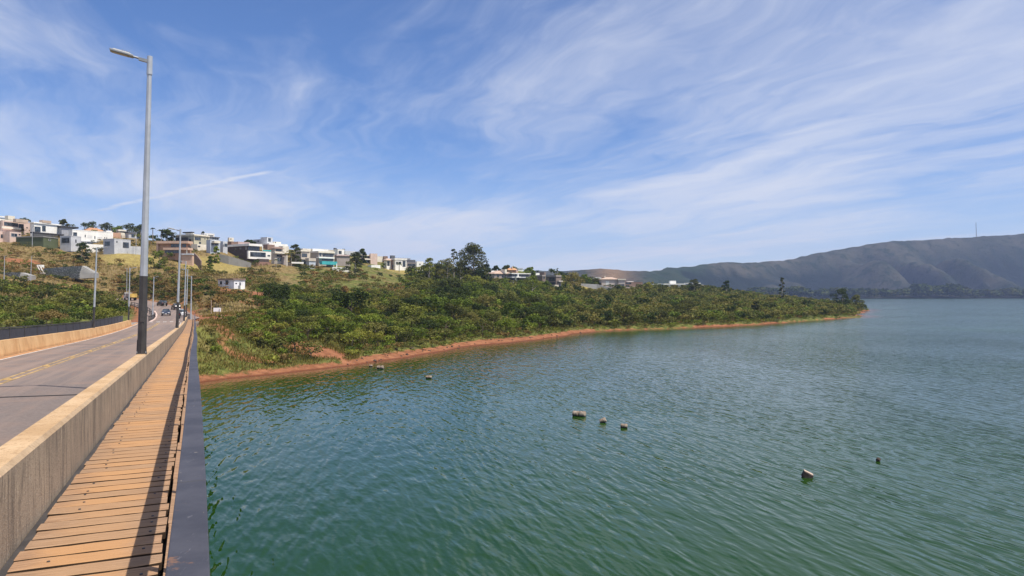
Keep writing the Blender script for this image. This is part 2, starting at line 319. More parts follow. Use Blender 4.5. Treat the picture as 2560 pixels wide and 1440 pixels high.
# (crop, depth, turn, label, [pieces]); a piece: ('b', name, xl, xc, xr, ytop, ybottom, wall, depth shift, goes to ground)
#   ('w', face, x0, x1, y0, y1, kind) a window of the last block;  ('h', ytop, roof material) a hipped roof on the last block
HOUSES = [
 ('A', 326, 40, 'white flat roofed house with cream roof box at the left edge, behind the pink house', [
   ('b', 'wall', -120, -60, 560, 290, 420, 'white', 0, 1), ('w', 'f', 0, 235, 296, 330, 0), ('b', 'roof_slab', -130, -70, 330, 228, 262, 'white', 0, 0), ('b', 'stair_tower', 150, 240, 445, 225, 345, 'cream', 1, 0)]),
 ('A', 300, 40, 'pink and cream two storey house with terrace planting, second from the left edge', [
   ('b', 'wall', 10, 80, 900, 365, 640, 'pinkcream', 0, 1), ('w', 'f', 120, 540, 435, 545, 0), ('w', 'f', 565, 710, 480, 600, 0), ('w', 'f', 790, 830, 577, 608, 0),
   ('b', 'terrace_wall', None, 60, 640, 545, 600, 'cream', -1.2, 0), ('b', 'roof_box', 390, 485, 850, 320, 420, 'tan', 3, 0),
   ('b', 'lower_wall', None, -60, 240, 690, 960, 'pinkcream', -3, 1), ('w', 'f', 20, 90, 790, 900, 0), ('b', 'lower_wall', None, 290, 640, 705, 960, 'pinkcream', -2, 1), ('w', 'f', 330, 520, 760, 865, 1), ('w', 'f', 560, 612, 778, 818, 0)]),
 ('A', 306, 38, 'white two storey house with tan roof box and dark carport, right of the pink house', [
   ('b', 'wall', 905, 1025, 1840, 425, 740, 'white', 0, 1), ('w', 'f', 1035, 1215, 560, 715, 0), ('w', 'f', 1262, 1368, 535, 700, 0),
   ('b', 'roof_slab', 880, 1015, 1800, 418, 450, 'white', -0.6, 0), ('b', 'roof_box', 1175, 1275, 1540, 360, 440, 'tan', 3, 0),
   ('b', 'carport_roof', 905, 1010, 1925, 712, 752, 'dark', -4.5, 0), ('b', 'base_wall', 960, 1010, 1900, 750, 880, 'darkgrey', -1.5, 1), ('w', 'f', 1680, 1830, 760, 830, 1)]),
 ('A', 294, 50, 'low box house clad in moss green with a dark side wall, on the grassy edge', [
   ('b', 'wall', 480, 1300, 1745, 868, 1130, 'mossgreen', 0, 1), ('w', 'f', 1455, 1520, 930, 985, 1), ('b', 'roof_slab', 470, 1297, 1755, 845, 872, 'wallgrey', -0.3, 0)]),
 ('B', 300, 45, 'small pale grey box house with a dark glazed side, left of the long white house', [
   ('b', 'wall', 0, 330, 632, 600, 880, 'palegrey', 0, 1), ('w', 's', 50, 285, 650, 810, 0), ('w', 'f', 458, 492, 705, 800, 0)]),
 ('B', 309, 22, 'long white upper storey house with small shuttered windows and grey lower floor', [
   ('b', 'wall', 250, 370, 1592, 415, 745, 'white', 0, 0), ('w', 'f', 390, 515, 485, 615, 1), ('w', 'f', 742, 770, 562, 635, 0), ('w', 'f', 1032, 1060, 600, 682, 0),
   ('w', 'f', 828, 965, 588, 655, 2), ('w', 'f', 1128, 1252, 628, 702, 2), ('w', 'f', 1332, 1352, 634, 672, 0), ('w', 'f', 1392, 1412, 640, 680, 0),
   ('b', 'side_wing', None, 50, 385, 335, 640, 'grey', 6, 1), ('b', 'wing_roof', None, 20, 560, 290, 340, 'dark', 5.2, 0),
   ('b', 'lower_wall', None, 640, 1600, 748, 960, 'grey', 2.2, 1), ('w', 'f', 810, 1290, 790, 850, 0)]),
 ('B', 303, 30, 'plain white boundary wall below the long white house', [('b', 'wall', None, 800, 1620, 835, 1070, 'white', -1, 1)]),
 ('B', 334, 20, 'terracotta roofed house showing above the long white house', [
   ('b', 'wall', None, 790, 1375, 470, 600, 'salmonwall', 0, 1), ('h', 335, 'roof_tile'), ('b', 'water_tank_box', 1270, 1385, 1560, 440, 575, 'white', -8, 0), ('b', 'annex_wall', None, 1580, 1830, 495, 640, 'salmonwall', -9, 1)]),
 ('B', 296, 40, 'pale grey box house with a large square window at the right of the white houses', [
   ('b', 'wall', 1300, 1630, 2120, 685, 1060, 'palegrey', 0, 1), ('w', 's', 1345, 1500, 765, 895, 0), ('w', 'f', 1690, 1722, 748, 800, 0), ('w', 'f', 1888, 2062, 790, 955, 0)]),
 ('B', 352, 30, 'cream and grey house with dark slab roofs under the skyline trees', [
   ('b', 'wall', 1690, 1752, 1990, 400, 640, 'cream', 0, 1), ('b', 'roof_slab', 1700, 1840, 2070, 452, 478, 'dark', -4, 0), ('b', 'wing_wall', None, 2060, 2300, 500, 690, 'palegrey', -3, 1), ('w', 'f', 2140, 2240, 550, 640, 0), ('b', 'wing_roof', None, 2050, 2310, 470, 505, 'darkgrey', -3.6, 0),
   ('b', 'terrace', None, 1850, 2130, 580, 640, 'beige', -4, 1)]),
 ('B', 300, 10, 'low pale grey garden wall at the top of the dry lawn', [('b', 'wall', None, 2085, 2520, 905, 1050, 'palegrey', 0, 1)]),
 ('C', 300, 64, 'salmon two storey house with deep flat canopies behind the second street lamp', [
   ('b', 'wall', 318, 1150, 1300, 560, 900, 'salmonwall', 1.5, 1), ('w', 's', 690, 985, 600, 692, 0), ('w', 's', 1030, 1145, 600, 700, 0), ('w', 's', 505, 945, 772, 872, 0), ('w', 'f', 1215, 1245, 630, 740, 0), ('w', 'f', 1268, 1292, 640, 745, 0),
   ('b', 'roof_slab', 250, 1200, 1352, 508, 582, 'salmon', 0, 0), ('b', 'balcony_slab', 450, 1195, 1352, 708, 775, 'salmon', 0, 0), ('b', 'pier', 250, 305, 320, 560, 900, 'salmon', 1.2, 1), ('b', 'column', 1150, 1170, 1180, 775, 885, 'cream', 0.3, 0),
   ('b', 'terrace_slab', 1000, 1330, 1392, 882, 925, 'palegrey', -1.5, 0), ('b', 'base_wall', 1005, 1330, 1375, 925, 1120, 'salmon', -1, 1)]),
 ('C', 338, 45, 'cream and olive hillside house with a dark roof pavilion, behind the salmon house', [
   ('b', 'wall', 840, 1380, 1842, 335, 620, 'olivebeige', 0, 1), ('w', 'f', 1400, 1580, 400, 490, 0), ('w', 'f', 1530, 1585, 530, 600, 0), ('w', 'f', 1690, 1715, 430, 460, 0), ('w', 'f', 1775, 1805, 430, 460, 0), ('w', 's', 1210, 1290, 455, 515, 0),
   ('b', 'front_wall', None, 1480, 1765, 600, 740, 'cream', -4, 1), ('w', 'f', 1492, 1565, 650, 692, 0),
   ('b', 'roof_slab', 830, 1385, 1850, 300, 340, 'cream', -0.5, 0), ('b', 'pavilion', 1130, 1300, 1380, 262, 320, 'white', 2, 0), ('b', 'pavilion_roof', 1035, 1310, 1390, 230, 266, 'dark', 1.2, 0), ('b', 'glazed_bay', 820, 1200, 1230, 395, 510, 'dark', -3.5, 1)]),
 ('C', 356, 35, 'white roof storey house with a row of small square windows on the ridge', [
   ('b', 'wall', 1590, 1690, 1992, 278, 400, 'white', 0, 1), ('w', 'f', 1705, 1760, 318, 352, 0), ('w', 'f', 1790, 1960, 335, 362, 0), ('b', 'lower_wall', None, 1840, 2130, 385, 560, 'grey', -5, 1), ('w', 'f', 1915, 2110, 405, 480, 1), ('b', 'lower_roof', None, 1830, 2160, 372, 396, 'darkgrey', -5.6, 0)]),
 ('C', 325, 30, 'tall pale blue grey house above the bare lawn slope', [
   ('b', 'wall', 1750, 1870, 2165, 480, 880, 'bluegrey', 0, 1), ('w', 'f', 1890, 1980, 568, 640, 0), ('w', 'f', 1998, 2115, 568, 640, 0), ('b', 'balcony', 1860, 1990, 2170, 500, 565, 'cream', -0.8, 0)]),
 ('D', 332, 35, 'narrow light grey house with white framed windows left of the brown house', [
   ('b', 'wall', 110, 210, 345, 280, 520, 'palegrey', 0, 1), ('w', 'f', 215, 246, 365, 445, 1), ('w', 'f', 255, 340, 350, 440, 0)]),
 ('D', 352, 35, 'red brown box house with a pink wing and cream roof turret', [
   ('b', 'wall', 350, 460, 665, 290, 480, 'brown', 0, 1), ('w', 'f', 480, 525, 393, 422, 0), ('b', 'wing_wall', None, 665, 1010, 295, 430, 'pink', 3, 1), ('b', 'turret', 350, 400, 530, 165, 300, 'cream', 9, 1), ('w', 'f', 430, 460, 195, 225, 0)]),
 ('D', 335, 34, 'dark brown villa with a white framed glass front jutting over the slope', [
   ('b', 'wall', 345, 950, 1310, 400, 790, 'darkbrown', 0, 1), ('w', 'f', 962, 1300, 425, 555, 0), ('w', 's', 560, 622, 478, 560, 0), ('w', 's', 690, 760, 468, 532, 0), ('w', 's', 755, 802, 620, 702, 0), ('w', 's', 888, 922, 420, 525, 1),
   ('b', 'roof_slab', 335, 990, 1385, 342, 408, 'white', -1.2, 0), ('b', 'jutting_room', 930, 972, 1655, 560, 800, 'white', -1.6, 0), ('w', 'f', 1025, 1490, 608, 745, 0), ('w', 'f', 1545, 1625, 690, 732, 0),
   ('b', 'column', 1385, 1392, 1410, 408, 562, 'white', -1.2, 0), ('b', 'balustrade', None, 1420, 1655, 535, 575, 'cyan', -1.2, 0), ('b', 'base_wall', None, 1210, 1640, 890, 1010, 'brick', -1.4, 1), ('b', 'undercroft', None, 1280, 1590, 800, 900, 'darkbrown', 1.2, 1)]),
 ('D', 368, 38, 'stepped white and lilac grey mansion highest on the ridge above the dark villa', [
   ('b', 'wall', 1340, 1530, 1700, 160, 360, 'palegrey', 0, 1), ('w', 'f', 1565, 1642, 185, 290, 0), ('b', 'long_wing', 1105, 1345, 1380, 215, 360, 'palegrey', 6, 1), ('w', 's', 1245, 1292, 258, 290, 0),
   ('b', 'terrace', None, 1590, 2150, 335, 415, 'white', -5, 1), ('b', 'upper_room', 1700, 1745, 1950, 288, 345, 'cream', 0, 0), ('w', 'f', 1765, 1800, 300, 330, 0), ('b', 'brick_front', None, 1545, 1760, 370, 520, 'brown', -7, 1), ('b', 'cream_front', None, 2000, 2185, 420, 560, 'cream', -6, 1)]),
 ('D', 330, 30, 'beige house with a brown hipped roof and porch right of the dark villa', [
   ('b', 'wall', 1660, 1760, 1995, 500, 920, 'beige', 0, 1), ('h', 440, 'roof_brown'), ('w', 'f', 1790, 1962, 520, 580, 0), ('w', 'f', 1818, 1962, 680, 745, 0), ('w', 'f', 1830, 1962, 770, 885, 1), ('b', 'balcony', None, 1775, 2060, 600, 640, 'cream', -1, 0),
   ('b', 'porch_roof', None, 1990, 2155, 680, 705, 'roofdark', -1, 0), ('b', 'porch_column', None, 2118, 2140, 700, 890, 'cream', -1, 1), ('b', 'porch_wall', None, 1995, 2150, 705, 920, 'taupe', 2, 1)]),
 ('E', 342, 15, 'low white garage building with louvred openings at the edge of the scrub', [('b', 'wall', 505, 515, 770, 415, 500, 'beige', 0, 1), ('w', 'f', 615, 750, 455, 482, 0), ('b', 'roof_slab', None, 608, 775, 415, 437, 'white', -0.8, 0)]),
 ('E', 350, 32, 'beige house with curved roof edge and blue glazed ground floor right of the palm', [
   ('b', 'wall', 660, 740, 855, 262, 470, 'beige', 0, 1), ('w', 'f', 748, 822, 298, 348, 0), ('w', 'f', 742, 838, 382, 455, 0), ('b', 'roof_slab', 650, 735, 862, 248, 268, 'cream', -0.6, 0), ('b', 'garage', None, 850, 940, 370, 470, 'bluegrey', -1, 1), ('b', 'garage_roof', None, 846, 945, 362, 402, 'beige', -1.5, 0),
   ('b', 'upper_back', None, 760, 905, 228, 290, 'cream', 10, 1)]),
 ('E', 356, 32, 'house with turquoise awning over its terrace and white balconies', [
   ('b', 'wall', 865, 985, 1200, 282, 490, 'beigegrey', 0, 1), ('w', 'f', 990, 1024, 290, 345, 1), ('w', 'f', 1036, 1188, 302, 345, 0), ('w', 'f', 1025, 1190, 362, 398, 0), ('w', 'f', 1090, 1185, 455, 482, 0),
   ('b', 'roof_slab', 858, 980, 1210, 262, 286, 'cream', -0.8, 0), ('b', 'balcony', None, 985, 1205, 345, 362, 'white', -1.4, 0), ('b', 'awning', None, 1030, 1242, 405, 450, 'cyan', -2.6, 0), ('b', 'awning_post', None, 1230, 1240, 440, 490, 'white', -2.4, 1), ('b', 'roof_box', None, 900, 1120, 235, 270, 'white', 7, 1)]),
 ('E', 392, 30, 'white house with dark water tanks on its roof behind the turquoise awning house', [
   ('b', 'wall', 1190, 1248, 1340, 240, 340, 'white', 0, 1), ('w', 'f', 1260, 1302, 262, 305, 0), ('b', 'wing_wall', None, 1115, 1210, 250, 330, 'cream', 3, 1), ('b', 'water_tank', None, 1205, 1234, 222, 245, 'dark', 3, 0), ('b', 'water_tank', None, 1325, 1350, 234, 252, 'dark', 3, 0), ('b', 'low_wing', None, 1350, 1500, 262, 330, 'palegrey', 6, 1)]),
 ('E', 368, 20, 'windowless taupe house wall left of the dark round tree', [('b', 'wall', 1205, 1235, 1420, 325, 470, 'taupe', 0, 1), ('b', 'roof_slab', 1200, 1232, 1430, 312, 330, 'pink', -0.6, 0)]),
 ('E', 388, 25, 'cream terraced house with shaded verandas right of the dark round tree', [
   ('b', 'wall', None, 1545, 1765, 325, 440, 'beige', 0, 1), ('w', 'f', 1570, 1700, 332, 362, 0), ('w', 'f', 1610, 1750, 388, 425, 0), ('b', 'roof_slab', None, 1540, 1770, 312, 328, 'cream', -0.8, 0), ('b', 'balcony', None, 1560, 1765, 366, 384, 'cream', -1.6, 0), ('b', 'tower', 1690, 1705, 1800, 298, 420, 'pinkcream', 2, 1), ('b', 'garden_wall', None, 1715, 1842, 458, 500, 'white', -12, 1)]),
 ('E', 412, 25, 'cream box house with a dark square roof tank tower on the ridge', [
   ('b', 'wall', None, 1800, 1895, 340, 410, 'cream', 0, 1), ('b', 'brown_block', None, 1893, 1945, 335, 410, 'brown', 1, 1), ('b', 'tank_tower', 1975, 1990, 2045, 325, 400, 'darkgrey', 2, 1), ('b', 'roof_slab', None, 2060, 2260, 358, 376, 'grey', 1, 0), ('b', 'upper_wall', None, 2070, 2250, 372, 420, 'palegrey', 2, 1)]),
 ('E', 400, 28, 'white gabled house with arched window panels at the edge of the wood', [
   ('b', 'wall', 1895, 1930, 2000, 395, 520, 'white', 0, 1), ('w', 'f', 1937, 1970, 405, 470, 0), ('h', 368, 'roof_pale'), ('b', 'recess_wall', None, 1998, 2050, 385, 520, 'brown', 0.8, 1), ('w', 'f', 2005, 2040, 455, 505, 0), ('b', 'right_wing', None, 2050, 2205, 380, 520, 'white', -0.4, 1), ('w', 'f', 2060, 2085, 412, 452, 0), ('w', 'f', 2092, 2134, 412, 452, 0), ('w', 'f', 2150, 2192, 402, 485, 0), ('b', 'wing_roof', None, 2040, 2215, 365, 384, 'white', -1, 0)]),
 ('E', 408, 22, 'taupe house with open verandas and a tall white end block by the wood', [
   ('b', 'wall', None, 2210, 2345, 428, 540, 'taupe', 0, 1), ('w', 'f', 2220, 2330, 440, 475, 0), ('w', 'f', 2220, 2330, 490, 525, 0), ('b', 'end_block', 2330, 2348, 2440, 408, 545, 'white', -1, 1), ('w', 'f', 2385, 2400, 440, 460, 0), ('b', 'dark_roof', None, 2200, 2330, 385, 430, 'darkgrey', 6, 1), ('b', 'garden_wall', None, 1892, 2440, 520, 550, 'beigegrey', -9, 1)]),
 ('E', 346, 8, 'long plain cream boundary wall beside the dark round tree', [('b', 'wall', None, 1172, 1405, 488, 560, 'white', 0, 1)]),
 ('F', 418, 30, 'large taupe mansion with tiled hipped roof and long white balconies amid the trees', [
   ('b', 'wall', None, 205, 770, 570, 880, 'taupe', 0, 1), ('h', 462, 'roof_pale'), ('w', 'f', 285, 356, 600, 672, 0), ('w', 'f', 440, 492, 600, 672, 0), ('w', 'f', 530, 575, 620, 720, 0), ('w', 'f', 232, 290, 730, 825, 0), ('w', 'f', 310, 362, 720, 825, 0), ('w', 'f', 390, 440, 730, 825, 0),
   ('b', 'chimney', 400, 540, 602, 425, 560, 'cream', 2, 0), ('b', 'left_annex', None, 110, 335, 470, 680, 'white', 6, 1),
   ('b', 'balcony_wall', None, 765, 1365, 565, 880, 'darkgrey', 2.5, 1), ('w', 'f', 785, 945, 582, 655, 0), ('w', 'f', 1010, 1210, 582, 652, 0), ('w', 'f', 820, 1000, 700, 782, 0),
   ('b', 'roof_slab', None, 755, 1370, 545, 572, 'white', 0, 0), ('b', 'balcony_slab', None, 760, 1340, 660, 696, 'palegrey', 0, 0), ('b', 'balcony_slab', None, 800, 1020, 790, 860, 'wallgrey', 0, 1), ('b', 'column', None, 950, 985, 570, 665, 'white', 0.2, 0), ('b', 'column', None, 885, 910, 692, 795, 'white', 0.2, 0), ('b', 'parasol_box', None, 905, 1045, 655, 690, 'white', -0.6, 0)]),
 ('F', 446, 30, 'house with an orange tiled hipped roof and chimney above the mansion', [('b', 'wall', 620, 650, 905, 450, 560, 'salmonwall', 0, 1), ('h', 388, 'roof_orange'), ('b', 'chimney', 750, 765, 802, 340, 420, 'salmon', 1, 0), ('b', 'end_room', None, 900, 965, 470, 540, 'salmon', 0, 1)]),
 ('F', 500, 20, 'tiny white far house among trees on the skyline right of the orange roof', [('b', 'wall', None, 965, 1110, 400, 460, 'white', 0, 1), ('b', 'roof_slab', None, 955, 1120, 390, 404, 'palegrey', -0.5, 0)]),
 ('F', 422, 48, 'brown brick tower house with a narrow lit front, left of its taller twin', [
   ('b', 'wall', 1480, 1740, 1842, 620, 940, 'brickbrown', 0, 1), ('w', 's', 1560, 1705, 825, 900, 0), ('w', 'f', 1770, 1812, 668, 732, 0), ('b', 'roof_slab', 1560, 1735, 1850, 605, 650, 'taupe', -0.5, 0), ('b', 'roof_box', 1650, 1800, 1855, 515, 620, 'brickbrown', 3, 0), ('b', 'white_back', None, 1500, 1650, 545, 640, 'white', 10, 1)]),
 ('F', 410, 48, 'tall brown brick house with a corner tower beside the clipped hedge', [
   ('b', 'wall', 1850, 2180, 2345, 622, 1080, 'brickbrown', 0, 1), ('w', 's', 1990, 2165, 838, 912, 0), ('w', 's', 1960, 2140, 690, 800, 0), ('w', 'f', 2282, 2330, 850, 1000, 0), ('b', 'roof_slab', 1845, 2175, 2350, 612, 662, 'taupe', -0.6, 0), ('b', 'balcony', 2060, 2130, 2262, 920, 1010, 'beige', -2.2, 1), ('b', 'canopy', None, 2270, 2395, 785, 825, 'beigegrey', -0.6, 0)]),
 ('G', 470, 12, 'pale pink house with low hipped tile roof above the grey boundary wall', [
   ('b', 'wall', None, 355, 690, 310, 490, 'beigepale', 0, 1), ('h', 262, 'roof_pale'), ('w', 'f', 435, 502, 338, 440, 2), ('b', 'right_wing', None, 690, 822, 318, 490, 'beigepale', -1.5, 1), ('w', 'f', 702, 808, 402, 455, 0), ('b', 'wing_roof', None, 680, 838, 298, 320, 'cream', -2, 0), ('b', 'chimney', None, 410, 428, 238, 300, 'cream', 2, 0)]),
 ('G', 510, 15, 'small white house with a flat roof left of the pale pink house', [('b', 'wall', None, 195, 345, 272, 420, 'white', 0, 1), ('w', 'f', 220, 328, 290, 328, 0), ('w', 'f', 258, 312, 342, 378, 0), ('b', 'brown_block', None, 345, 415, 255, 400, 'brown', 4, 1)]),
 ('G', 474, 15, 'low dark brown house right of the pale pink house', [('b', 'wall', None, 822, 1172, 362, 510, 'brown', 0, 1), ('w', 'f', 832, 945, 368, 402, 0), ('w', 'f', 835, 905, 425, 462, 0), ('b', 'white_room', None, 950, 1055, 455, 520, 'palegrey', -2, 1), ('b', 'roof_slab', None, 870, 990, 345, 362, 'white', 2, 0)]),
 ('G', 560, 12, 'long low white house with tiny square windows far along the shore ridge', [('b', 'wall', None, 1290, 1670, 395, 470, 'white', 0, 1), ('w', 'f', 1350, 1370, 410, 438, 0), ('w', 'f', 1405, 1425, 410, 438, 0), ('w', 'f', 1490, 1562, 402, 465, 1), ('b', 'base_wall', None, 1390, 1492, 468, 520, 'dark', -0.5, 1)]),
 ('G', 548, 12, 'long white house with a cube roof room and dark window band', [('b', 'wall', None, 1690, 1935, 412, 500, 'white', 0, 1), ('w', 'f', 1730, 1882, 420, 460, 0), ('b', 'roof_slab', None, 1590, 2030, 392, 414, 'white', -0.8, 0), ('b', 'roof_room', None, 1722, 1840, 335, 400, 'white', 3, 0)]),
 ('G', 566, 12, 'grey house half hidden behind the leafy tree on the shore ridge', [('b', 'wall', None, 1935, 2330, 395, 490, 'grey', 0, 1), ('w', 'f', 1950, 2020, 412, 440, 0), ('b', 'roof_slab', None, 2040, 2335, 378, 396, 'white', -0.8, 0)]),
 ('G', 570, 12, 'small cream cottage at the right end of the ridge houses', [('b', 'wall', None, 2345, 2460, 440, 500, 'cream', 0, 1), ('b', 'roof_box', None, 2348, 2390, 415, 445, 'beige', 1, 0)]),
 ('S', 245, 40, 'small white hut with a thin pitched roof on the bare red clearing', [
   ('b', 'wall', 1182, 1410, 1570, 920, 1040, 'hutwhite', 0, 1), ('w', 's', 1210, 1240, 940, 985, 0), ('w', 's', 1290, 1330, 925, 990, 0), ('w', 'f', 1430, 1452, 962, 978, 0), ('w', 'f', 1488, 1508, 955, 1015, 0), ('b', 'roof_slab', 1168, 1400, 1582, 898, 916, 'brown', -0.7, 0), ('b', 'plinth', None, 1505, 1545, 1000, 1030, 'white', -1.2, 1)]),
]
WALLS_EXTRA = dict(roofdark=(.16, .11, .09))
for k, c in WALLS_EXTRA.items(): plain('wall_' + k, c, 0.85, 0.1, 0.8)
def cpx(crop, u, v): ox, oy, s = CROPS[crop]; return ox + u / s, oy + v / s
for crop, Y, turn, label, pcs in HOUSES:
    g = [q for q in pcs if q[0] == 'b' and q[9]]
    for q in g:
        x, y = cpx(crop, q[3], q[6]); x2, _ = cpx(crop, q[4], q[6])
        w = P(x, y, Y + q[8]); k = (x2 - CX) / F_PX
        HOUSE_PTS.append((w.x, w.y - 0.8, w.z - 0.1))
        HOUSE_PTS.append(((x2 - CX) / F_PX * (Y + q[8] + 3), Y + q[8] + 3, w.z - 0.1))
# ------------------------------------------------------------------ solve the height field
hp = []
for q in HOUSE_PTS:
    for r_ in hp:
        if math.hypot(q[0] - r_[0], q[1] - r_[1]) < 6.0:
            r_[2] = min(r_[2], q[2]); break
    else: hp.append(list(q))
allp = np.array(ctrl + [tuple(q) for q in hp]); nc = len(ctrl)
def solve_rbf(pt, lam):
    n = len(pt); A = np.zeros((n + 3, n + 3))
    A[:n, :n] = np.hypot(pt[:, None, 0] - pt[None, :, 0], pt[:, None, 1] - pt[None, :, 1])
    A[:n, :n] -= np.diag(lam)
    A[:n, n] = 1; A[:n, n + 1:] = pt[:, :2]; A[n, :n] = 1; A[n + 1:, :n] = pt[:, :2].T
    return np.linalg.solve(A, np.concatenate([pt[:, 2], np.zeros(3)]))
lam = np.concatenate([np.full(nc, 0.4), np.full(len(hp), 2.0)])
wts = solve_rbf(allp, lam)
def vnoise(x, y, s, seed=0):          # smooth value noise on arrays
    x = np.asarray(x) / s; y = np.asarray(y) / s
    xi = np.floor(x).astype(int); yi = np.floor(y).astype(int); fx = x - xi; fy = y - yi
    fx = fx * fx * (3 - 2 * fx); fy = fy * fy * (3 - 2 * fy)
    def h(a, b):
        v = np.sin(a * 127.1 + b * 311.7 + seed * 74.7) * 43758.5453
        return v - np.floor(v)
    return (h(xi, yi) * (1 - fx) + h(xi + 1, yi) * fx) * (1 - fy) + (h(xi, yi + 1) * (1 - fx) + h(xi + 1, yi + 1) * fx) * fy
def sstep(a, b, x): t = np.clip((x - a) / (b - a), 0, 1); return t * t * (3 - 2 * t)
GX0, GX1, GY0, GY1, GS = -420.0, 330.0, 30.0, 760.0, 2.5
gx = np.arange(GX0, GX1 + .1, GS); gy = np.arange(GY0, GY1 + .1, GS)
XX, YY = np.meshgrid(gx, gy)
flat = np.stack([XX.ravel(), YY.ravel()], 1); Z = np.zeros(len(flat))
for i in range(0, len(flat), 8000):
    q = flat[i:i + 8000]; dd = np.hypot(q[:, None, 0] - allp[None, :, 0], q[:, None, 1] - allp[None, :, 1])
    Z[i:i + 8000] = dd @ wts[:-3] + wts[-3] + q @ wts[-2:]
rough = (vnoise(flat[:, 0], flat[:, 1], 14, 1) - .5) * 1.2 + (vnoise(flat[:, 0], flat[:, 1], 5.5, 2) - .5) * 0.7
Z += rough * sstep(0.4, 3.0, Z) + ((vnoise(flat[:, 0], flat[:, 1], 9, 9) - .5) * 0.6 + (vnoise(flat[:, 0], flat[:, 1], 24, 12) - .5) * 0.5) * sstep(3, 0.2, np.abs(Z))
# road bed cut into the slope
dmin = np.full(len(flat), 1e9); rz = np.zeros(len(flat))
near = (flat[:, 0] < 0) & (flat[:, 1] > 95) & (flat[:, 1] < 270)
ni = np.where(near)[0]
dd = np.hypot(flat[ni, None, 0] - rp[None, :, 0], flat[ni, None, 1] - rp[None, :, 1])
j = dd.argmin(1); dmin[ni] = dd[np.arange(len(ni)), j]; rz[ni] = rp[j, 2]
wr = sstep(13.0, 7.0, dmin); Z = Z * (1 - wr) + (rz - 0.22) * wr
# keep the ground under the bridge deck
sb = flat @ np.array([U.x, U.y]); tb_ = flat @ np.array([V.x, V.y])
under = (sb < S_END + 2) & (sb > 0) & (tb_ > -11) & (tb_ < 1.2)
Z[under] = np.minimum(Z[under], np.array([CAM_H - e_walk(max(0, s)) for s in sb[under]]) - 1.1)
ZG = Z.reshape(XX.shape)
def ground(x, y):
    x = np.asarray(x, float); y = np.asarray(y, float)
    fx = np.clip((x - GX0) / GS, 0, len(gx) - 1.001); fy = np.clip((y - GY0) / GS, 0, len(gy) - 1.001)
    ix = fx.astype(int); iy = fy.astype(int); fx -= ix; fy -= iy
    return (ZG[iy, ix] * (1 - fx) + ZG[iy, ix + 1] * fx) * (1 - fy) + (ZG[iy + 1, ix] * (1 - fx) + ZG[iy + 1, ix + 1] * fx) * fy
def G(x, y): return float(ground(x, y))
def hit(px, py, y0=92.0, y1=600.0):     # where the view ray through a pixel meets the ground
    ys = np.arange(y0, y1, .25); zr = CAM_H - (py - HY) / F_PX * ys; g_ = ground((px - CX) / F_PX * ys, ys); i = int(np.argmax(g_ >= zr)); q = P(px, py, float(ys[i])); q.z = float(g_[i]); return q
def to_px(x, y, z): return CX + F_PX * x / y, HY + F_PX * (CAM_H - z) / y

# bare red soil: (px, py, depth, radius across, radius along, strength)
SOIL = [(480, 788, 128, 9, 16, 1.0), (520, 782, 140, 10, 9, .9), (590, 770, 150, 12, 5, .8), (650, 772, 155, 6, 10, .5), (640, 742, 225, 6, 11, 1.15), (655, 757, 190, 6, 13, 1.1), (600, 725, 234, 11, 9, 1.1), (540, 712, 250, 6, 6, .7), (545, 828, 116, 4.0, 5.0, .80),
        (600, 850, 111, 5.5, 2.2, .74), (560, 838, 114, 4.5, 2.2, .74), (650, 862, 113, 4.5, 2.0, .72), (790, 858, 127, 7, 5, 1.0), (820, 872, 124, 6, 4, .9), (745, 862, 123, 5, 4, .8), (60, 642, 272, 9, 6, .8), (30, 640, 272, 6, 5, .7), (110, 646, 268, 5, 4, .6), (800, 712, 300, 4, 6, .8), (318, 728, 248, 6, 5, .7), (100, 700, 238, 12, 4, .7),
        (1310, 765, 200, 3, 3, .3), (400, 765, 214, 16, 4, .8), (450, 776, 178, 8, 6, 1.0), (470, 782, 150, 7, 12, 1.0)]
PXX0 = CX + F_PX * flat[:, 0] / np.maximum(flat[:, 1], 1)
soil = np.zeros(len(flat))
for px, py, Y, ra, rl, st in SOIL:
    c = P(px, py, Y); q = np.hypot((flat[:, 0] - c.x) / ra, (flat[:, 1] - c.y) / rl)
    soil = np.maximum(soil, st * .85 * sstep(1.15, 0.45, q))
soil = np.maximum(soil, sstep(1.25, 0.45, Z) * np.where(PXX0 > 1480, .20 + .60 * vnoise(flat[:, 0], flat[:, 1], 22, 31), np.where(PXX0 < 860, .55 + .4 * vnoise(flat[:, 0], flat[:, 1], 9, 32), .75 + .3 * vnoise(flat[:, 0], flat[:, 1], 12, 33))))
soil = np.maximum(soil, sstep(8.5, 5.0, dmin) * 0.9)
# dry or green cover, as the photograph shows it over the hill
PXX = CX + F_PX * flat[:, 0] / np.maximum(flat[:, 1], 1)
dry = np.clip(sstep(900, 420, PXX) * 0.75 + 0.18 + .25 * sstep(230, 330, flat[:, 1]) * sstep(1150, 950, PXX), 0, 1)
dry = np.where((flat[:, 1] < 190) & (PXX < 480), 0.25, dry); dry = np.where((flat[:, 1] < 150) & (PXX > 470), 0.32, dry)
lawn = np.zeros(len(flat))
for px, py, Y, ra, rl in [(530, 655, 308, 13, 15), (560, 662, 312, 9, 12), (330, 632, 298, 12, 6), (300, 640, 292, 9, 5), (1460, 716, 452, 15, 22), (1490, 722, 448, 10, 16), (1000, 700, 395, 9, 14)]:
    c = P(px, py, Y); q = np.hypot((flat[:, 0] - c.x) / ra, (flat[:, 1] - c.y) / rl); lawn = np.maximum(lawn, sstep(1.15, 0.85, q))
